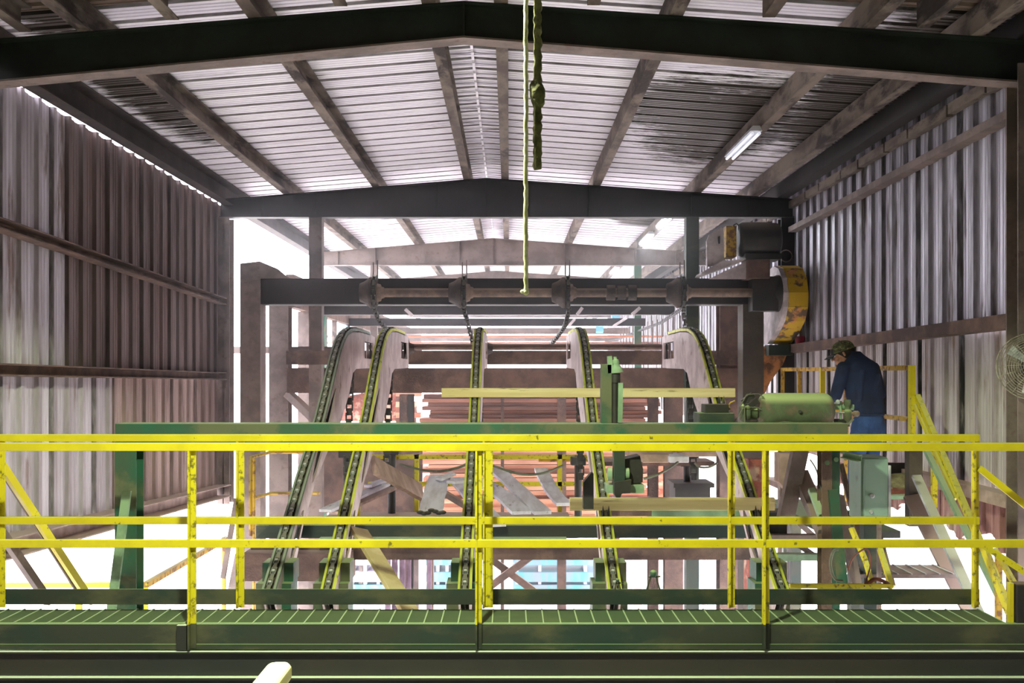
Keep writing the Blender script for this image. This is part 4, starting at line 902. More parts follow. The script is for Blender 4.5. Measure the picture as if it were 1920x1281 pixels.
# lumber stack ----------------------------------------------------
z = ZP(972, 16.6); k = 0
while z < ZP(746, 16.6):
    th = random.choice((.055, .06, .07)); gap = random.choice((0.0, .0, .006))
    xl = XP(786, 16.6)+random.uniform(-.02, .18); xr = XP(1246, 16.6)+random.uniform(-.35, .02)
    if .0 < (z+.75)*1: xl += .05
    MB().box(xl, xr, 16.6+random.uniform(-.04, .05), 17.1, z, z+th).build('lumber_board', WOODRS[(0, 2, 2, 0, 2, 1)[k % 6] if z < -1.1 else (3, 1, 3, 3, 1)[k % 5]],
        label='reddish sawn board in the big lumber stack beyond the arms', cat='board', group='reddish boards in the big stack')
    z += th+gap+.004; k += 1
for i in range(21):
    MB().box(XP(742, 18.5), XP(784, 18.5)+random.uniform(-.1, .1), 18.5, 18.7, -2.43+i*.1, -2.35+i*.1+.018).build('lumber_board', WOODRS[i % 4], label='short reddish board in the small stack left of the big one', cat='board', group='reddish boards in the small stack')
for i in range(16):
    MB().box(XP(1235, 18), XP(1256, 18)+random.uniform(-.05, .05), 18, 18.4, -2.43+i*.085, -2.35+i*.085).build('lumber_board', WOODRS[(i*2+2) % 4], label='pale red board end in the narrow pile before the orange panel', cat='board', group='boards in the narrow pile')
MB().box(XP(1252, 17.5), XP(1282, 17.5), 17.5, 17.7, -2.436, ZP(868, 17.5)).build('orange_panel', REDP, label='orange-red upright panel past the lumber stack', cat='panel')
MB().box(XP(684, 18), XP(1290, 16.6), 16.55, 18.9, ZP(980, 16.6), ZP(974, 16.6)).build('stack_bearer', BROWN, label='brown shelf carrying the big lumber stack', cat='shelf')
for px in (800, 1150): MB().box(XP(px, 16.8), XP(px+12, 16.8), 16.8, 17.0, GZ, ZP(980, 16.8)).build('bearer_post', BROWN, label='brown post under the lumber shelf, %s' % ('second arm side' if px < 900 else 'tank side'), cat='post')
mb = MB().plate([[(640, 770), (640, 745), (690, 736), (745, 736), (745, 790), (640, 790)]], lambda a, b, c: P(a, b, 18.9)+V(0, c, 0), .05); mb.build('pink_panel', RUSTD, label='pinkish rusty panel seen between the first two arms', cat='panel')

# wrapped bundles in the yard, below -----------------------------
Yw = 21
k = 0
for (xa, xb) in ((653, 752), (798, 868), (962, 1134)):
    for row, (y0, y1) in enumerate(((1047, 1060), (1074, 1092), (1098, 1112))):
        k += 1
        for part in (0,):
            MB().box(XP(xa, Yw), XP(xb, Yw), Yw+row*.02, Yw+1.0, ZP(y1, Yw), ZP(y0, Yw)+.0).build('wrapped_bundle', TURQ if not (xa == 653 and row < 2) else WHITEW,
                label='%s %s wrapped bundle in the yard, %s' % (['top', 'middle', 'bottom'][row], 'white' if (xa == 653 and row < 2) else 'turquoise', {653: 'behind the leaning pale plank', 798: 'before the middle arm', 962: 'between crossed braces and fourth arm'}[xa]), cat='bundle', group='wrapped bundles in the yard')
    for (y0, y1) in ((1060, 1074), (1092, 1098)):
        for q in range(4):
            x = xa+(xb-xa)*(q+.1)/4
            MB().box(XP(x, Yw), XP(x+6, Yw), Yw+.1, Yw+.9, ZP(y1, Yw), ZP(y0, Yw)).build('stacking_block', WHITEW, label='pale spacer block between the wrapped bundles', cat='block', group='spacer blocks between bundles')
    MB().box(XP(xa, Yw), XP(xb, Yw), Yw, Yw+1, GZ, ZP(1112, Yw)).build('bundle_base', WHITEW, label='pale base under the wrapped bundles %s' % {653: 'behind the leaning pale plank', 798: 'before the middle arm', 962: 'between the crossed braces and the fourth arm'}[xa], cat='base')
for k, (a, b_) in enumerate(((712, 721), (723, 733), (737, 746), (748, 756), (760, 768), (796, 803), (1142, 1146), (1151, 1156), (1160, 1164))):
    Y_ = 14.5
    MB().box(XP(a+10*(k < 5), Y_), XP(b_+10*(k < 5), Y_), Y_+.1*k, Y_+.1*k+.1, GZ, -1.9 if k > 5 else -2.0).build('mauve_post', MAUVE, label='dusty mauve post standing in the yard below the deck, %s' % ('near the leaning plank' if k < 6 else 'near the fourth arm'), cat='post', group='mauve posts below the deck %s' % ('near the plank' if k < 6 else 'near the arm'))
t = thing('cross_brace', 'pinkish crossed braces low behind the yellow posts', 'brace', P(960, 1105, 13))
MB().bar(P(905, 1110, 13), P(1000, 1040, 13), .09, .06, up=(0, 1, 0)).build('brace', BROWN, t)
MB().bar(P(1010, 1115, 13.1), P(912, 1042, 13.1), .09, .06, up=(0, 1, 0)).build('brace', BROWN, t)
px = 1166
k = 0
while px < 1440:
    w = [13, 9, 18, 12, 20, 8][k % 6]
    MB().box(XP(px, 18), XP(px+w-2, 18), 18+.02*(k % 2), 18.06+.02*(k % 2), GZ, ZP(1030, 18)).build('siding_panel', PALESHEET[[0, 0, 1, 2, 1, 2, 2][k % 7]], label='narrow pale upright siding strip in the yard below the deck', cat='siding', group='pale siding strips in the yard')
    px += w; k += 1
for k, (a, b_) in enumerate(((775, 790), (640, 652), (655, 700))):
    pass
px = 690
for k in range(9):
    MB().box(XP(px, 18), XP(px+7, 18), 18, 18.05, -2.95, -2.488).build('ribbed_strip', PALESHEET[k % 2], label='short pale ribbed strip above the brown lower beam past the second arm', cat='siding', group='short pale strips past the second arm'); px += 8.2
for k, (px, py) in enumerate(((1158, 1090), (1225, 1078))):
    t = thing('small_bracket', ['tiny green clip standing on the toe board before the fourth arm', 'green cutter bracket standing past the fourth arm'][k], 'bracket', P(px, 1108, 6.41))
    s_ = 1+k*1.2
    for d_ in (-6*s_, 6*s_): MB().bar(P(px+d_*.3, py, 6.41), P(px+d_, 1110, 6.41), .01, .012).build('leg', DGREEN, t)
    MB().sphere(P(px, py-2, 6.41), .012*s_, 8).build('head', GREEN, t)
    MB().bar(P(px-4*s_, py+4, 6.41), P(px+6*s_, py+3, 6.41), .012, .01).build('crossbar', DGREEN, t)

# ================================================================== RIGHT SIDE: STAIR, WORKER'S PLATFORM, CABINET
cb = thing('control_cabinet', 'pale green control cabinet with two round knobs', 'cabinet', (2.86, 7.95, -1.3))
Yc = 7.8
MB().plate([[(2.755, Yc), (2.955, Yc-.02), (2.985, 8.12), (2.77, 8.12)]], lambda a, b, c: V(a, b, -1.16+c), .50).build('body', CABG, cb, bevel=.004)
MB().box(2.77, 2.955, Yc-.035, Yc-.005, -1.15, -.67).build('door', CABG, cb, bevel=.004)
MB().box(2.955, 2.975, Yc-.04, Yc+.02, -1.15, -.72).build('hinge_strip', GALV, cb)
for py, rr_ in ((930, .016), (960, .012)):
    MB().lathe(P(1633 if py > 940 else 1635, py, Yc-.03), P(1633 if py > 940 else 1635, py, Yc-.08), [(0, rr_*1.2), (.3, rr_*1.3), (.35, rr_*.8), (1, rr_*.8)], 14).build('knob', GALV, cb)
MB().box(2.8, 2.9, 7.86, 7.96, -1.9, -1.16).build('pedestal', DGREEN, cb)
gc = thing('machine_column', 'tall green and brown machine column beside the cabinet', 'column', P(1556, 1110, 7.4))
MB().chan(P(1546, 846, 7.45)-V(0, 0, 4), P(1546, 846, 7.45), .075, .12, .01, up=(0, 1, 0)).build('channel', BROWN, gc)
MB().box(XP(1555, 7.4), XP(1575, 7.4), 7.4, 7.5, GZ, ZP(840, 7.4)).build('upright', GREEN, gc)
for px, py in ((1551, 868), (1568, 862)): MB().cyl(P(px, py, 7.4), P(px, py, 7.32), .018, 10).build('bolt', LGREEN, gc)
mb = MB().chan(P(1578, 852, 7.3), P(1613, 860, 7.2), .05, .05, .006); mb.build('bracket_arm', LGREEN, label='short pale green channel arm above the cabinet', cat='bracket')
def diag(x0, y0, Y0, x1, y1, Y1, w, th, m, label, name='diagonal_brace', cat='brace', up=(0, 1, 0), ch=True):
    mb = MB()
    if ch: mb.chan(P(x0, y0, Y0), P(x1, y1, Y1), w, th, .01, up=up)
    else: mb.bar(P(x0, y0, Y0), P(x1, y1, Y1), w, th, up=up)
    return mb.build(name, m, label=label, cat=cat)
diag(1500, 843, 7.9, 1472, 975, 7.9, .12, .09, STEEL, 'brown slanting brace leaning toward the arms beside the column', ch=False)
diag(1500, 890, 8.0, 1548, 1000, 7.5, .12, .09, STEEL, 'dark brown brace running down to the foot of the column', ch=False)
diag(1521, 918, 7.6, 1540, 968, 7.44, .045, .05, LGREEN, 'short pale green channel offcut wedged beside the column', 'channel_offcut', 'channel')
diag(1562, 918, 7.385, 1582, 1130, 7.3, .075, .03, GREEN, 'green plank-like strut in front of the machine column', 'green_strut', 'strut', ch=False)
diag(1572, 930, 7.50, 1612, 1130, 7.5, .07, .06, STEEL, 'mauve slanting strut behind the green strut', 'mauve_strut', 'strut', ch=False)
diag(1576, 870, 8.3, 1625, 1060, 8.2, .04, .04, BROWN, 'thin brown strut passing behind the cabinet', 'thin_strut', 'strut', ch=False)
diag(1655, 960, 8.6, 1690, 1130, 8.4, .0, .0, BROWN, '', 'x', 'x') if False else None
diag(1640, 978, 8.2, 1672, 1100, 7.9, .05, .05, STEEL, 'dusty slanting strut under the cabinet', 'thin_strut', 'strut', ch=False)
MB().box(XP(1647, 7.6), XP(1653, 7.6), 7.6, 7.64, -1.9, ZP(975, 7.6)).build('conduit_pipe', STEEL, label='thin upright conduit under the cabinet', cat='pipe')
yl = thing('yellow_sawhorse', 'chipped yellow frame with slanted legs below the cabinet', 'frame', P(1600, 1110, 6.9))
MB().box(XP(1482, 6.9), XP(1675, 6.9), 6.9, 6.94, ZP(1104, 6.9), ZP(1096, 6.9)).build('top_bar', YELW, yl)
MB().bar(P(1596, 990, 7.2), P(1622, 1050, 7.1), .03, .03).build('leg', YELW, yl)
MB().bar(P(1622, 1050, 7.1), P(1636, 1098, 6.95), .03, .03).build('leg', YELW, yl)
MB().bar(P(1650, 1030, 7.2), P(1672, 1100, 6.95), .035, .03).build('leg', YELW, yl)
cable([(1622, 1100, 6.92), (1640, 1086, 6.92), (1660, 1092, 6.92), (1668, 1100, 6.92), (1670, 1115, 6.92)], 'red-brown hose arching over the yellow frame', REDH, .014)
cable([(1590, 1070, 7.0), (1600, 1045, 7.0), (1625, 1030, 7.0), (1632, 1060, 7.0), (1620, 1100, 6.9)], 'thin looping hose below the cabinet', REDH, .006)
cable([(1580, 1090, 7.05), (1565, 1085, 7.05), (1557, 1060, 7.05), (1562, 1035, 7.05), (1572, 1030, 7.05)], 'grey looped hose on the machine column', GREYH, .010)
cable([(1519, 862, 7.7), (1530, 880, 7.7), (1538, 910, 7.5), (1546, 940, 7.40)], 'pale cable drooping beside the machine column', GREYH, .006)
MB().box(XP(1440, 8.6), XP(1537, 8.6), 8.6, 8.7, ZP(1013, 8.6), ZP(1004, 8.6)).build('low_bar', STEEL, label='dusty bar between the last arm and the column, upper', cat='bar')
MB().box(XP(1440, 8.6), XP(1537, 8.6), 8.6, 8.7, ZP(1052, 8.6), ZP(1040, 8.6)).build('low_bar', LGREEN, label='pale green bar between the last arm and the column, lower', cat='bar')
diag(1488, 1015, 8.7, 1530, 1045, 8.7, .05, .04, STEEL, 'short slanting bar between the two low bars', 'short_bar', 'bar', ch=False)
MB().box(XP(1469, 8.7), XP(1476, 8.7), 8.7, 8.75, GZ, ZP(1004, 8.7)).build('thin_post', GALV, label='thin pale post between the last arm and the column', cat='post')
diag(1530, 1010, 9.2, 1478, 962, 9.2, .05, .04, STEEL, 'thin brace seen through the opening beside the last arm', 'short_brace', 'brace', ch=False)
MB().plate([[(1462, 850), (1500, 850), (1500, 920), (1490, 935), (1462, 905)]], lambda a, b, c: P(a, b, 9.6)+V(0, c, 0), .2).build('chute_plate', WOODB, label='dusty tan chute plate above the bright opening', cat='chute')
MB().box(XP(1428, 8.8), XP(1469.5, 8.8), 8.69, 8.95, ZP(1010, 8.8), ZP(958, 8.8)).build('drive_block', MOTOR, label='dark drive block under the last arm', cat='block')
MB().box(XP(1463, 9.8), XP(1470, 9.8), 9.8, 9.9, GZ, ZP(870, 9.8)).build('chute_post', STEEL, label='thin post behind the tan chute plate', cat='post')
MB().box(XP(1404, 9.6), XP(1432, 9.6), 9.6, 9.8, -2.2, ZP(862, 9.6)).build('pink_panel', RUSTD, label='pinkish brown panel behind the last arm', cat='panel')

# platform and ledge near worker
MB().box(2.72, 3.32, 8.45, 10.6, -1.40, -1.34).build('platform_floor', DGREEN, label='small deck the worker stands on behind the cabinet', cat='platform')
for y in (8.6, 10.4): MB().box(2.95, 3.05, y, y+.1, GZ, -1.40).build('platform_post', DGREEN, label='green post under the worker deck, %s' % ('front' if y < 9 else 'rear'), cat='post')
lg = thing('sawdust_tray', 'dark tray heaped with sawdust beside the worker', 'tray', P(1690, 930, 9.6))
MB().box(XP(1655, 9.6), XP(1722, 9.6), 9.6, 9.63, ZP(905, 9.6), ZP(868, 9.6)).build('back_plate', MOTOR, lg)
MB().box(XP(1640, 9.4), XP(1724, 9.4), 9.3, 9.7, ZP(934, 9.4), ZP(927, 9.4)).build('edge', LGREEN, lg)
MB().box(XP(1640, 9.4), XP(1720, 9.4), 9.42, 9.7, ZP(927, 9.4), ZP(906, 9.4)).build('rusty_face', RUSTD, lg)
mb = MB().sphere(P(1690, 903, 9.5), .16, 16, sx=1.4, sy=.8, sz=.5); mb.build('sawdust_heap', SAWD, lg)

# wall-side railing of the platform
XRl = 3.56
rw = thing('platform_railing', 'yellow railing along the galvanised wall behind the worker', 'railing', (XRl, 11, -1.3))
MB().box(XRl-.02, XRl+.02, 8.8, 13.0, .025, .07).build('top_rail', YELR, rw)
MB().box(XRl-.02, XRl+.02, 8.8, 13.0, -.43, -.39).build('mid_rail', YELR, rw)
for y, w, m_ in ((8.78, .05, YEL), (11.3, .05, YEL), (10.5, .04, YELR), (12.2, .04, YELR), (12.95, .04, YELR)):
    MB().box(XRl-w/2, XRl+w/2, y, y+w, -1.35, .07).build('post', m_, rw)
MB().box(3.3, 3.7, 10.6, 13.0, -1.42, -1.35).build('side_ledge', BROWN, label='brown ledge under the wall-side railing', cat='ledge')
for y in (10.8, 12.7): MB().box(3.45, 3.55, y, y+.1, GZ, -1.42).build('ledge_post', BROWN, label='brown post under the wall-side ledge, %s' % ('near end' if y < 12 else 'far end'), cat='post')
# stair coming down toward the viewer
stt = thing('stair_railing', 'yellow sloping handrail of the stair by the galvanised wall', 'railing', (XRl, 8, -1.9))
a_, b_ = V(XRl+.02, 8.74, -.20), V(XRl, 7.05, -1.72)
MB().bar(a_, b_, .045, .045).build('handrail', YELW, stt)
a2, b2 = V(XRl, 8.9, -.62), V(XRl, 7.4, -1.9)
MB().bar(V(XRl-.02, 8.7, -.28), V(XRl-.02, 7.9, -1.0), .02, .03).build('handrail_edge', YEL, stt)
MB().box(XRl-.03, XRl+.01, 8.3, 8.34, -1.12, -.5).build('post', YELW, stt)
MB().box(XRl-.03, XRl+.01, 8.74, 8.78, -1.05, -.2).build('post', YELW, stt)
sr = thing('steep_stair', 'steep dusty stair descending beside the galvanised wall', 'stair', (3.3, 8, -3))
def stringer(p0, Y0, p1, Y1, w, th, m, ext=1.0):
    a = P(p0[0], p0[1], Y0); b_ = P(p1[0], p1[1], Y1); b_ = a+(b_-a)*ext
    MB().prof(a, b_, [(-w/2, -th/2), (w/2, -th/2), (w/2, th/2), (-w/2, th/2)], up=(0, 1, 0)).build('stringer', m, sr)
stringer((1708, 930), 8.7, (1800, 1108), 8.0, .13, .03, STEEL, 1.5)
stringer((1718, 893), 8.4, (1816, 1108), 7.5, .075, .03, GALV, 1.5)
stringer((1736, 843), 8.2, (1829, 1031), 7.5, .040, .04, LGREEN, 1.5)
mb = MB(); mb.box(XP(1600, 7.9), XP(1795, 7.9), 7.85, 8.25, ZP(1075, 7.9)-.03, ZP(1075, 7.9)-.0)
tg = mb.build('landing_tread', STEEL, sr)
mb = MB(); x = XP(1600, 7.9)
while x < XP(1795, 7.9): mb.box(x, x+.012, 7.85, 8.25, ZP(1075, 7.9), ZP(1075, 7.9)+.006); x += .11
mb.build('tread_bar', GALV, sr)
MB().box(XP(1705, 8.7), XP(1730, 8.7), 8.7, 8.8, -1.34, ZP(845, 8.7)).build('gusset_post', LEGB, label='dusty olive post at the head of the steep stair', cat='post')
# near stair rail at the end of the walkway
ns = thing('end_stair_rail', 'yellow sloping rails leaving the end post of the walkway', 'railing', P(1870, 1170, 6.3))
MB().bar(P(1836, 878, 6.38), P(1940, 962, 6.3), .055, .04).build('handrail', YEL, ns)
MB().bar(P(1836, 1018, 6.38), P(1940, 1085, 6.3), .05, .04).build('mid_rail', YELW, ns)
MB().bar(P(1842, 1020, 6.6), P(1893, 1150, 6.4), .04, .04).build('lower_stringer', YELW, ns)
MB().bar(P(1865, 1030, 6.8), P(1905, 1100, 6.6), .03, .03).build('thin_bar', YELW, ns)
MB().box(XP(1870, 6.9), XP(1880, 6.9), 6.9, 6.94, -1.8, ZP(1040, 6.9)).build('thin_post', YELR, ns)
MB().box(XP(1894, 6.0), XP(1901, 6.0), 6.0, 6.04, ZP(1172, 6.0), ZP(1094, 6.0)).build('post', YEL, ns)
MB().box(XP(1904, 6.0), XP(1960, 6.0), 5.99, 6.08, ZP(1215, 6.0), ZP(1095, 6.0)).build('end_box', DARK, label='dark green box at the stair end of the walkway', cat='box', bevel=.01)

# left stair rails
ls = thing('far_stair_rail', 'yellow and brown sloping rails dropping from the brown wall end of the walkway', 'railing', P(60, 1110, 6.7))
MB().bar(P(-6, 858, 6.45), P(172, 1130, 7.0), .05, .045).build('handrail', YEL, ls)
MB().bar(P(-10, 980, 6.6), P(92, 1130, 7.0), .055, .05).build('mid_rail', STEEL, ls)
MB().bar(P(0, 872, 6.52), P(150, 1110, 7.02), .02, .05).build('handrail_underside', STEEL, ls)
lf = thing('lower_landing_rail', 'faint yellow rail low beyond the walkway toward the open side', 'railing', P(120, 1110, 8.5))
MB().box(XP(0, 8.5), XP(273, 8.5), 8.5, 8.54, ZP(1102, 8.5), ZP(1093, 8.5)).build('top_rail', YEL, lf)
MB().bar(P(273, 1097, 8.5), P(425, 1010, 11.5), .05, .045).build('sloping_rail', YELR, lf)
for px, y0, Y_ in ((146, 1093, 8.5), (270, 1093, 8.5)): MB().box(XP(px-5, Y_), XP(px+5, Y_), Y_, Y_+.04, -3, ZP(y0, Y_)).build('post', YEL, lf)
MB().box(XP(416, 11.5), XP(422, 11.5), 11.5, 11.54, GZ, ZP(1008, 11.5)).build('post', YELR, lf)
diag(444, 935, 11.2, 418, 1085, 11, .05, .05, STEEL, 'thin brown brace under the open side, steeper', 'thin_brace', 'brace', ch=False)
diag(450, 1040, 11.0, 432, 1130, 11, .10, .05, STEEL, 'short brown brace beside the far yellow post', 'thin_brace', 'brace', ch=False)
rl = thing('rusty_handrail', 'thin rusty yellow handrail in front of the two tall posts in the bright opening', 'railing', P(480, 1010, 11))
MB().tube([P(470, 1005, 11), P(470, 858, 11), P(508, 848, 12), P(600, 848, 12)], .022, 6).build('upper_rail', YELR, rl)
MB().tube([P(472, 935, 11), P(508, 925, 12), P(600, 925, 12)], .020, 6).build('lower_rail', YELR, rl)
MB().tube([V(XP(476, 11), 11, GZ), P(476, 860, 11)], .018, 6).build('post', YELR, rl)

# fan --------------------------------------------------------------
fc = P(1936, 688, 7.0); fn = (V(-.35, -1, .12)).normalized(); fu = fn.cross(V(0, 0, 1)).normalized(); fw = fu.cross(fn)
fan = thing('wire_cage_fan', 'round wire cage fan fixed to the steel column at the edge of view', 'fan', fc-V(0, 0, .25))
def ring(mb, rad, off, r, n=40): 
    pts = [fc+fn*off+(fu*cos(2*pi*k/n)+fw*sin(2*pi*k/n))*rad for k in range(n+1)]; mb.tube(pts, r, 5)
mb = MB()
for k in range(13): ring(mb, .04+.015*k, .09-.0045*k*k*.06, .0016)
ring(mb, .235, .03, .004)
for k in range(20):
    a = 2*pi*k/20; d = fu*cos(a)+fw*sin(a); mb.tube([fc+fn*.09+d*.04, fc+fn*.075+d*.16, fc+fn*.03+d*.235], .0016, 5)
mb.build('front_cage', FANM, fan)
mb = MB()
for k in range(11): ring(mb, .06+.0175*k, -.05+.007*k, .0016)
for k in range(20):
    a = 2*pi*k/20; d = fu*cos(a)+fw*sin(a); mb.tube([fc-fn*.05+d*.06, fc-fn*.02+d*.17, fc+fn*.03+d*.235], .0016, 5)
mb.build('rear_cage', FANM, fan)
mb = MB().cyl(fc-fn*.13, fc-fn*.03, .07, 18); mb.build('motor', MOTOR, fan)
for k in range(3):
    a = 2*pi*k/3+.5; d = fu*cos(a)+fw*sin(a); e = fu*cos(a+.9)+fw*sin(a+.9)
    mb = MB(); q = [fc+d*.03+fn*.015, fc+d*.19+fn*.03, fc+(d*.15+e*.12).normalized()*.20, fc+e*.04-fn*.01]
    mb.add([v+fn*.002 for v in q]+[v-fn*.002 for v in q], [(0, 1, 2, 3), (7, 6, 5, 4), (0, 4, 5, 1), (1, 5, 6, 2), (2, 6, 7, 3), (3, 7, 4, 0)]); mb.build('blade', GALV, fan)
MB().bar(fc-fn*.12, V(3.78, 7.13, fc.z), .03, .03).build('wall_arm', STEEL, fan)
MB().cyl(fc+fn*.09, fc+fn*.1, .035, 14).build('badge', GALV, fan)

# ================================================================== WORKER
SKIN = mat('skin', (176, 128, 100), (160, 110, 84), 30, rough=.55, bump=.03)
JACK = mat('navy_jacket_cloth', (28, 42, 76), (22, 32, 60), 6, rough=.85, bump=.25, bsc=14)
JEAN = mat('blue_denim', (56, 84, 138), (40, 64, 112), 7, rough=.9, bump=.15, bsc=90)
CAPM = mat('camouflage_cap_cloth', (98, 106, 60), (60, 58, 38), 26, rough=.9, bump=.1, c3=(136, 132, 96), sc3=34, lo3=.56, hi3=.6)
CAPB = mat('black_cap_brim_cloth', (30, 32, 42), (22, 24, 32), 20, rough=.8, bump=.05)
STRIPE = mat('pale_brim_stitching', (150, 152, 160), rough=.8, bump=0)
HAIR = mat('dark_brown_hair', (40, 30, 24), (28, 20, 16), 40, rough=.7, bump=.3)
BOOT = mat('brown_work_boot', (84, 62, 44), (60, 44, 32), 12, rough=.8, bump=.2)
class Body(MB):
    def cap(s, a, b, ra, rb=None, n=14):
        a, b = Vector(a), Vector(b); rb = ra if rb is None else rb
        s.cyl(a, b, ra, n, rb); s.sphere(a, ra, n); s.sphere(b, rb, n); return s
    def rings(s, rows, ang, n=24):
        vs = []
        for (cx, cy, z, rx, ry) in rows:
            for i in range(n):
                a = 2*pi*i/n; u = rx*abs(cos(a))**.85*(1 if cos(a) >= 0 else -1); v = ry*abs(sin(a))**.85*(1 if sin(a) >= 0 else -1)
                vs.append((cx+u*cos(ang)-v*sin(ang), cy+u*sin(ang)+v*cos(ang), z))
        fs = [(j*n+i, j*n+(i+1) % n, (j+1)*n+(i+1) % n, (j+1)*n+i) for j in range(len(rows)-1) for i in range(n)]
        fs += [tuple(range(n))[::-1], tuple((len(rows)-1)*n+i for i in range(n))]
        return s.add(vs, fs, True)
    def organic(s, name, m, parent, vox=.012, it=3):
        o = s.build(name, m, parent)
        r = o.modifiers.new('remesh', 'REMESH'); r.mode = 'VOXEL'; r.voxel_size = vox; r.use_smooth_shade = True
        k = o.modifiers.new('smooth', 'SMOOTH'); k.iterations = it; k.factor = .6
        return o
man = thing('person', 'person in navy jacket, blue jeans and camouflage cap, looking down, seen from behind', 'person', (3.17, 9.0, -1.34))
man.location.z = CZ-1.34
BX, BY = 3.200, 9.0; AN = radians(28)          # body turned toward the machine
fx, fy = -sin(AN), cos(AN)                     # facing direction
sx, sy = cos(AN), sin(AN)                      # toward his own right hand... (+x side)
def B(u, f, z): return V(BX+u*sx+f*fx, BY+u*sy+f*fy, z)   # u sideways, f forward, z height from the eye
# legs & pelvis
J = Body()
J.rings([(BX+.03, BY, -.66, .10, .10), (BX+.035, BY, -.58, .155, .115), (BX+.04, BY, -.50, .162, .12), (BX+.045, BY+.0, -.42, .15, .11), (BX+.05, BY+.01, -.36, .14, .10)], AN)
for s_ in (-1, 1):
    hip = B(s_*.085+.03, 0, -.58); knee = B(s_*.095+.03, .04, -.93); ank = B(s_*.10+.02, .0, -1.25)
    J.cap(hip, knee, .088, .062); J.cap(knee, ank, .062, .052)
J.organic('jeans', JEAN, man)
for s_ in (-1, 1):
    bt = Body(); a = B(s_*.10+.02, -.03, -1.275); b_ = B(s_*.11+.02, .15, -1.30)
    bt.cap(a, b_, .048, .038); bt.cap(B(s_*.10+.02, 0, -1.27), B(s_*.10+.02, 0, -1.18), .05, .05)
    bt.build('boot', BOOT, man)
    MB().box(a.x-.05, a.x+.05, a.y-.05, b_.y+.03, -1.34, -1.322).build('sole', CAPB, man)
# jacket
K = Body(); L0 = .12
K.rings([(BX+.045, BY+.00, -.385, .142, .105), (BX+.045, BY+.00, -.345, .150, .112), (BX+.035, BY+.01, -.33, .168, .128), (BX+.02, BY+.025, -.22, .172, .132), (BX+.008, BY+.04, -.10, .182, .132),
         (BX+.0, BY+.055, .0, .192, .128), (BX-.004, BY+.06, .06, .185, .12), (BX-.012, BY+.065, .105, .150, .105), (BX-.03, BY+.075, .14, .098, .088), (BX-.05, BY+.085, .175, .070, .070), (BX-.062, BY+.09, .20, .064, .064)], AN)
ls_ = B(-.185, .06, .045); le = B(-.235, .10, -.20); lw = B(-.13, .30, -.26)
rs_ = B(.182, .055, .04); re = B(.246, .03, -.19); rw_ = B(.16, .26, -.26)
K.cap(ls_, le, .064, .054); K.cap(le, lw, .054, .040)
K.cap(rs_, re, .066, .056); K.cap(re, rw_, .055, .040)
# soft folds on the back and sleeves
for a, b_ in ((B(.10, -.088, -.02), B(-.02, -.098, -.22)), (B(.12, -.082, -.16), B(.0, -.094, -.30)), (B(-.10, -.082, .02), B(-.13, -.082, -.24)), (B(.16, -.06, -.24), B(.05, -.094, -.31))):
    K.cap(a, b_, .022, .016, 8)
K.organic('jacket', JACK, man, .011, 6)
mb = MB(); hem = []
for i in range(25):
    a = 2*pi*i/24; u = .146*cos(a); v = .110*sin(a); hem.append(V(BX+.045+u*cos(AN)-v*sin(AN), BY+u*sin(AN)+v*cos(AN), -.372))
mb.tube(hem, .013, 8); mb.build('waistband', JACK, man)
# body: head, neck, arms and hands as one surface
hc = V(3.052, 9.115, .180); hf = V(-.90, .28, -.34).normalized(); hr = hf.cross(V(0, 0, 1)).normalized(); hu = hr.cross(hf).normalized()
def H(r, f, u): return hc+hr*r+hf*f+hu*u
Bd = Body()
def ell(c, a, b_, c_, n=16):
    m_ = n//2; vs = []
    for j in range(m_+1):
        for i in range(n):
            th = pi*j/m_; ph = 2*pi*i/n
            vs.append(c+hr*a*sin(th)*cos(ph)+hf*b_*sin(th)*sin(ph)+hu*c_*cos(th))
    Bd.add(vs, [(j*n+i, j*n+(i+1) % n, (j+1)*n+(i+1) % n, (j+1)*n+i) for j in range(m_) for i in range(n)], True)
ell(H(0, -.01, .02), .076, .096, .088); ell(H(0, .022, -.045), .060, .066, .070); ell(H(0, .060, -.088), .026, .024, .020)   # skull, face, chin
Bd.cap(H(0, .086, .008), H(0, .106, -.026), .009, .013, 10); Bd.sphere(H(.012, .096, -.030), .009, 8); Bd.sphere(H(-.012, .096, -.030), .009, 8)
Bd.cap(H(-.03, .078, .022), H(.03, .078, .022), .010, .010, 8)        # brow
Bd.cap(H(-.018, .084, -.056), H(.018, .084, -.056), .007, .007, 8); Bd.cap(H(-.014, .083, -.066), H(.014, .083, -.066), .007, .007, 8)   # lips
for s_ in (-1, 1):
    Bd.cap(H(s_*.076, -.006, .006), H(s_*.076, -.010, -.024), .012, .009, 8); Bd.sphere(H(s_*.045, .058, -.028), .022, 10)
Bd.cap(H(0, -.03, -.05), V(3.155, 9.07, .10), .054, .062)
Bd.cap(V(3.155, 9.07, .10), B(0, .02, -.30), .09, .11)
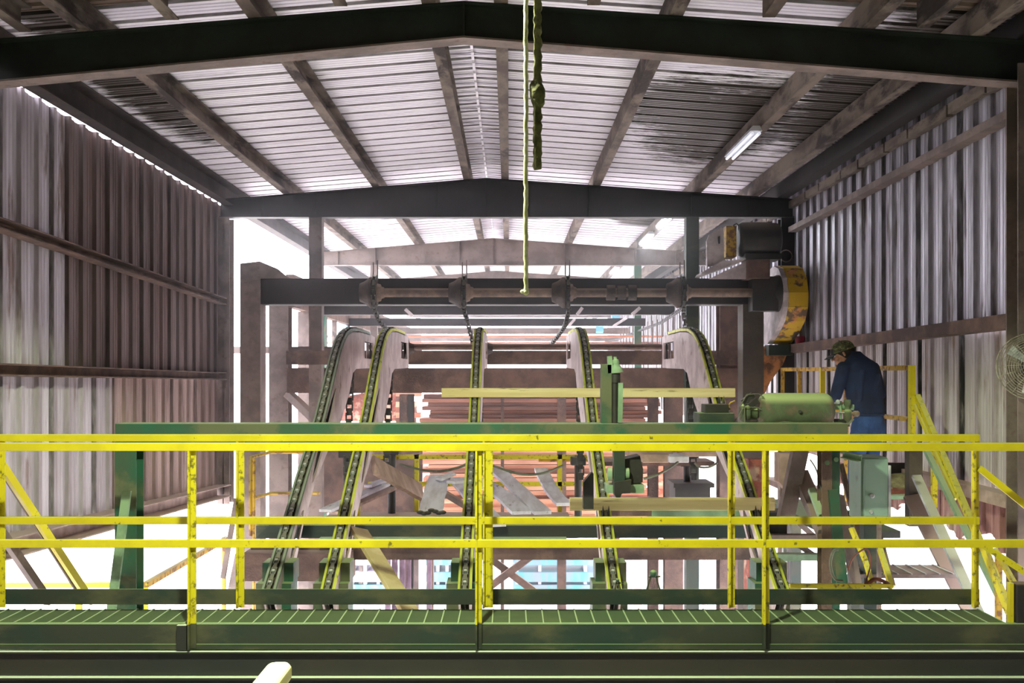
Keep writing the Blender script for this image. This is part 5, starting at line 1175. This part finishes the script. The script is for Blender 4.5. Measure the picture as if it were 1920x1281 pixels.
for (a, b_, c, s_) in ((ls_, le, lw, -1), (rs_, re, rw_, 1)):
    Bd.cap(a, b_, .048, .040, 10); Bd.cap(b_, c, .038, .028, 10); Bd.cap(B(0, .03, .03), a, .05, .05, 10)
    d = (c-b_).normalized(); side = d.cross(V(0, 0, 1)).normalized(); dn = side.cross(d)
    palm = c+d*.055
    Bd.cap(c, palm, .026, .030, 10); Bd.cap(palm-side*.022, palm+side*.022, .018, .018, 10)
    for q, L_ in zip((-.030, -.010, .010, .030), (.062, .074, .070, .054)):
        k1 = palm+d*.018+side*q; k2 = k1+d*L_*.5-dn*-.012; k3 = k2+d*L_*.35+dn*-.022; k4 = k3+d*L_*.12+dn*-.020
        Bd.cap(k1, k2, .0092, .0086, 8); Bd.cap(k2, k3, .0086, .008, 8); Bd.cap(k3, k4, .008, .007, 8)
    th0 = c+d*.03-side*s_*.024; th1 = th0-side*s_*.028+d*.022; th2 = th1+d*.026-side*s_*.004
    Bd.cap(th0, th1, .012, .010, 8); Bd.cap(th1, th2, .010, .0085, 8)
Bd.cap(B(0, .02, -.30), B(.03, 0, -.52), .11, .11)
for s_ in (-1, 1):
    Bd.cap(B(s_*.085+.03, 0, -.58), B(s_*.095+.03, .04, -.93), .07, .048); Bd.cap(B(s_*.095+.03, .04, -.93), B(s_*.10+.02, 0, -1.27), .048, .036)
Bd.organic('body', SKIN, man, .0065, 2)
EYEW = mat('eye_white', (220, 214, 206), rough=.3, bump=0)
for s_ in (-1, 1):
    e = MB().sphere(H(s_*.030, .074, .002), .011, 10).build('eye', EYEW, man)
    MB().sphere(H(s_*.030, .0835, .001), .0045, 8).build('iris', HAIR, e)
    MB().bar(H(s_*.014, .087, .017), H(s_*.044, .078, .019), .005, .005).build('eyebrow', HAIR, man)
# hair below the cap
hb = MB(); vs = []; n = 20
for j in range(7):
    for i in range(n):
        a = 2*pi*i/n; t_ = j/6; f_ = sin(a)
        low = -.052 if f_ < .15 else (.012 if f_ > .45 else .012-.064*(.45-f_)/.3)
        u = .045+(low-.045)*t_
        k_ = sqrt(max(.05, 1-((u-.02)/.094)**2))
        vs.append(H(.083*k_*cos(a), -.012+.101*k_*sin(a) if f_ < .3 else -.012+.097*k_*sin(a), u))
hb.add(vs, [(j*n+i, j*n+(i+1) % n, (j+1)*n+(i+1) % n, (j+1)*n+i) for j in range(6) for i in range(n)], True)
o = hb.build('hair', HAIR, man); so = o.modifiers.new('thick', 'SOLIDIFY'); so.thickness = .008
# cap
cp = MB(); vs = []; n = 28
for j in range(9):
    th = (pi/2)*(j/8)
    for i in range(n):
        a = 2*pi*i/n
        vs.append(H(.088*cos(a)*cos(th), -.010+.108*sin(a)*cos(th), .030+.088*sin(th)**.9))
cp.add(vs, [(j*n+i, j*n+(i+1) % n, (j+1)*n+(i+1) % n, (j+1)*n+i) for j in range(8) for i in range(n)]+[tuple(8*n+i for i in range(n))], True)
cp.add([H(.0886*cos(2*pi*i/n), -.010+.1086*sin(2*pi*i/n), z) for z in (.018, .034) for i in range(n)], [(i, (i+1) % n, n+(i+1) % n, n+i) for i in range(n)], True)
cap_ = cp.build('cap', CAPM, man); so = cap_.modifiers.new('thick', 'SOLIDIFY'); so.thickness = .004
MB().sphere(H(0, -.01, .119), .007, 8).build('cap_button', CAPB, cap_)
fp = MB(); vs = []
for j in range(6):
    th = (pi/2)*(j/7)
    for i in range(9):
        a = pi/2+(i-4)*.17
        vs.append(H(.0905*cos(a)*cos(th), -.010+.1105*sin(a)*cos(th), .024+.092*sin(th)**.9))
fp.add(vs, [(j*9+i, j*9+i+1, (j+1)*9+i+1, (j+1)*9+i) for j in range(5) for i in range(8)], True)
fp.build('front_panel', CAPB, cap_)
br = MB(); vs = []
for j in range(6):
    t_ = j/5
    for i in range(11):
        q = (i-5)/5; a = pi/2+q*.95
        r0 = V(.088*cos(a), -.010+.108*sin(a), 0); ext = .072*(1-.35*q*q)*t_
        vs.append(H(r0.x*(1+.05*t_), r0.y+ext, .024-.022*t_*t_-.016*q*q*(.4+.6*t_)))
br.add(vs, [(j*11+i, j*11+i+1, (j+1)*11+i+1, (j+1)*11+i) for j in range(5) for i in range(10)], True)
o = br.build('brim', CAPB, cap_); so = o.modifiers.new('thick', 'SOLIDIFY'); so.thickness = .004
for t_ in (.45, .7, .95):
    pts = []
    for i in range(11):
        q = (i-5)/5; a = pi/2+q*.9; r0 = V(.088*cos(a), -.010+.108*sin(a), 0)
        pts.append(H(r0.x*(1+.05*t_), r0.y+.072*(1-.35*q*q)*t_, .0265-.022*t_*t_-.016*q*q*(.4+.6*t_)))
    MB().tube(pts, .0011, 5).build('brim_stitching', STRIPE, cap_)
# belt, back pockets
for u in (-.05, .075):
    pk = MB().plate([[(-.045, .0), (.045, .0), (.042, -.09), (0, -.11), (-.042, -.09)]], lambda a, b, c, u=u: B(u+a+.03, -.118-c+.02*abs(u)*0, -.455+b), .006)
    pk.build('back_pocket', JEAN, man)

# ================================================================== HAZE VOLUME ADDED FOR THE GLARE AROUND THE OPENINGS
HZ = 1
if HZ:
    hm = bpy.data.materials.new('glare_haze'); hm.use_nodes = True; nt = hm.node_tree; nt.nodes.clear()
    vs = nt.nodes.new('ShaderNodeVolumeScatter'); out = nt.nodes.new('ShaderNodeOutputMaterial')
    vs.inputs['Color'].default_value = (1, .985, 1, 1); vs.inputs['Density'].default_value = .011; vs.inputs['Anisotropy'].default_value = .85
    nt.links.new(vs.outputs[0], out.inputs['Volume'])
    o = MB().box(-3.82, 3.70, 7.4, 36, -4.9, 2.5).build('glare_haze', hm, kind='stuff')
    o['label'] = 'thin haze volume added in the shed for the glare around the bright openings'
    S.cycles.volume_bounces = 0
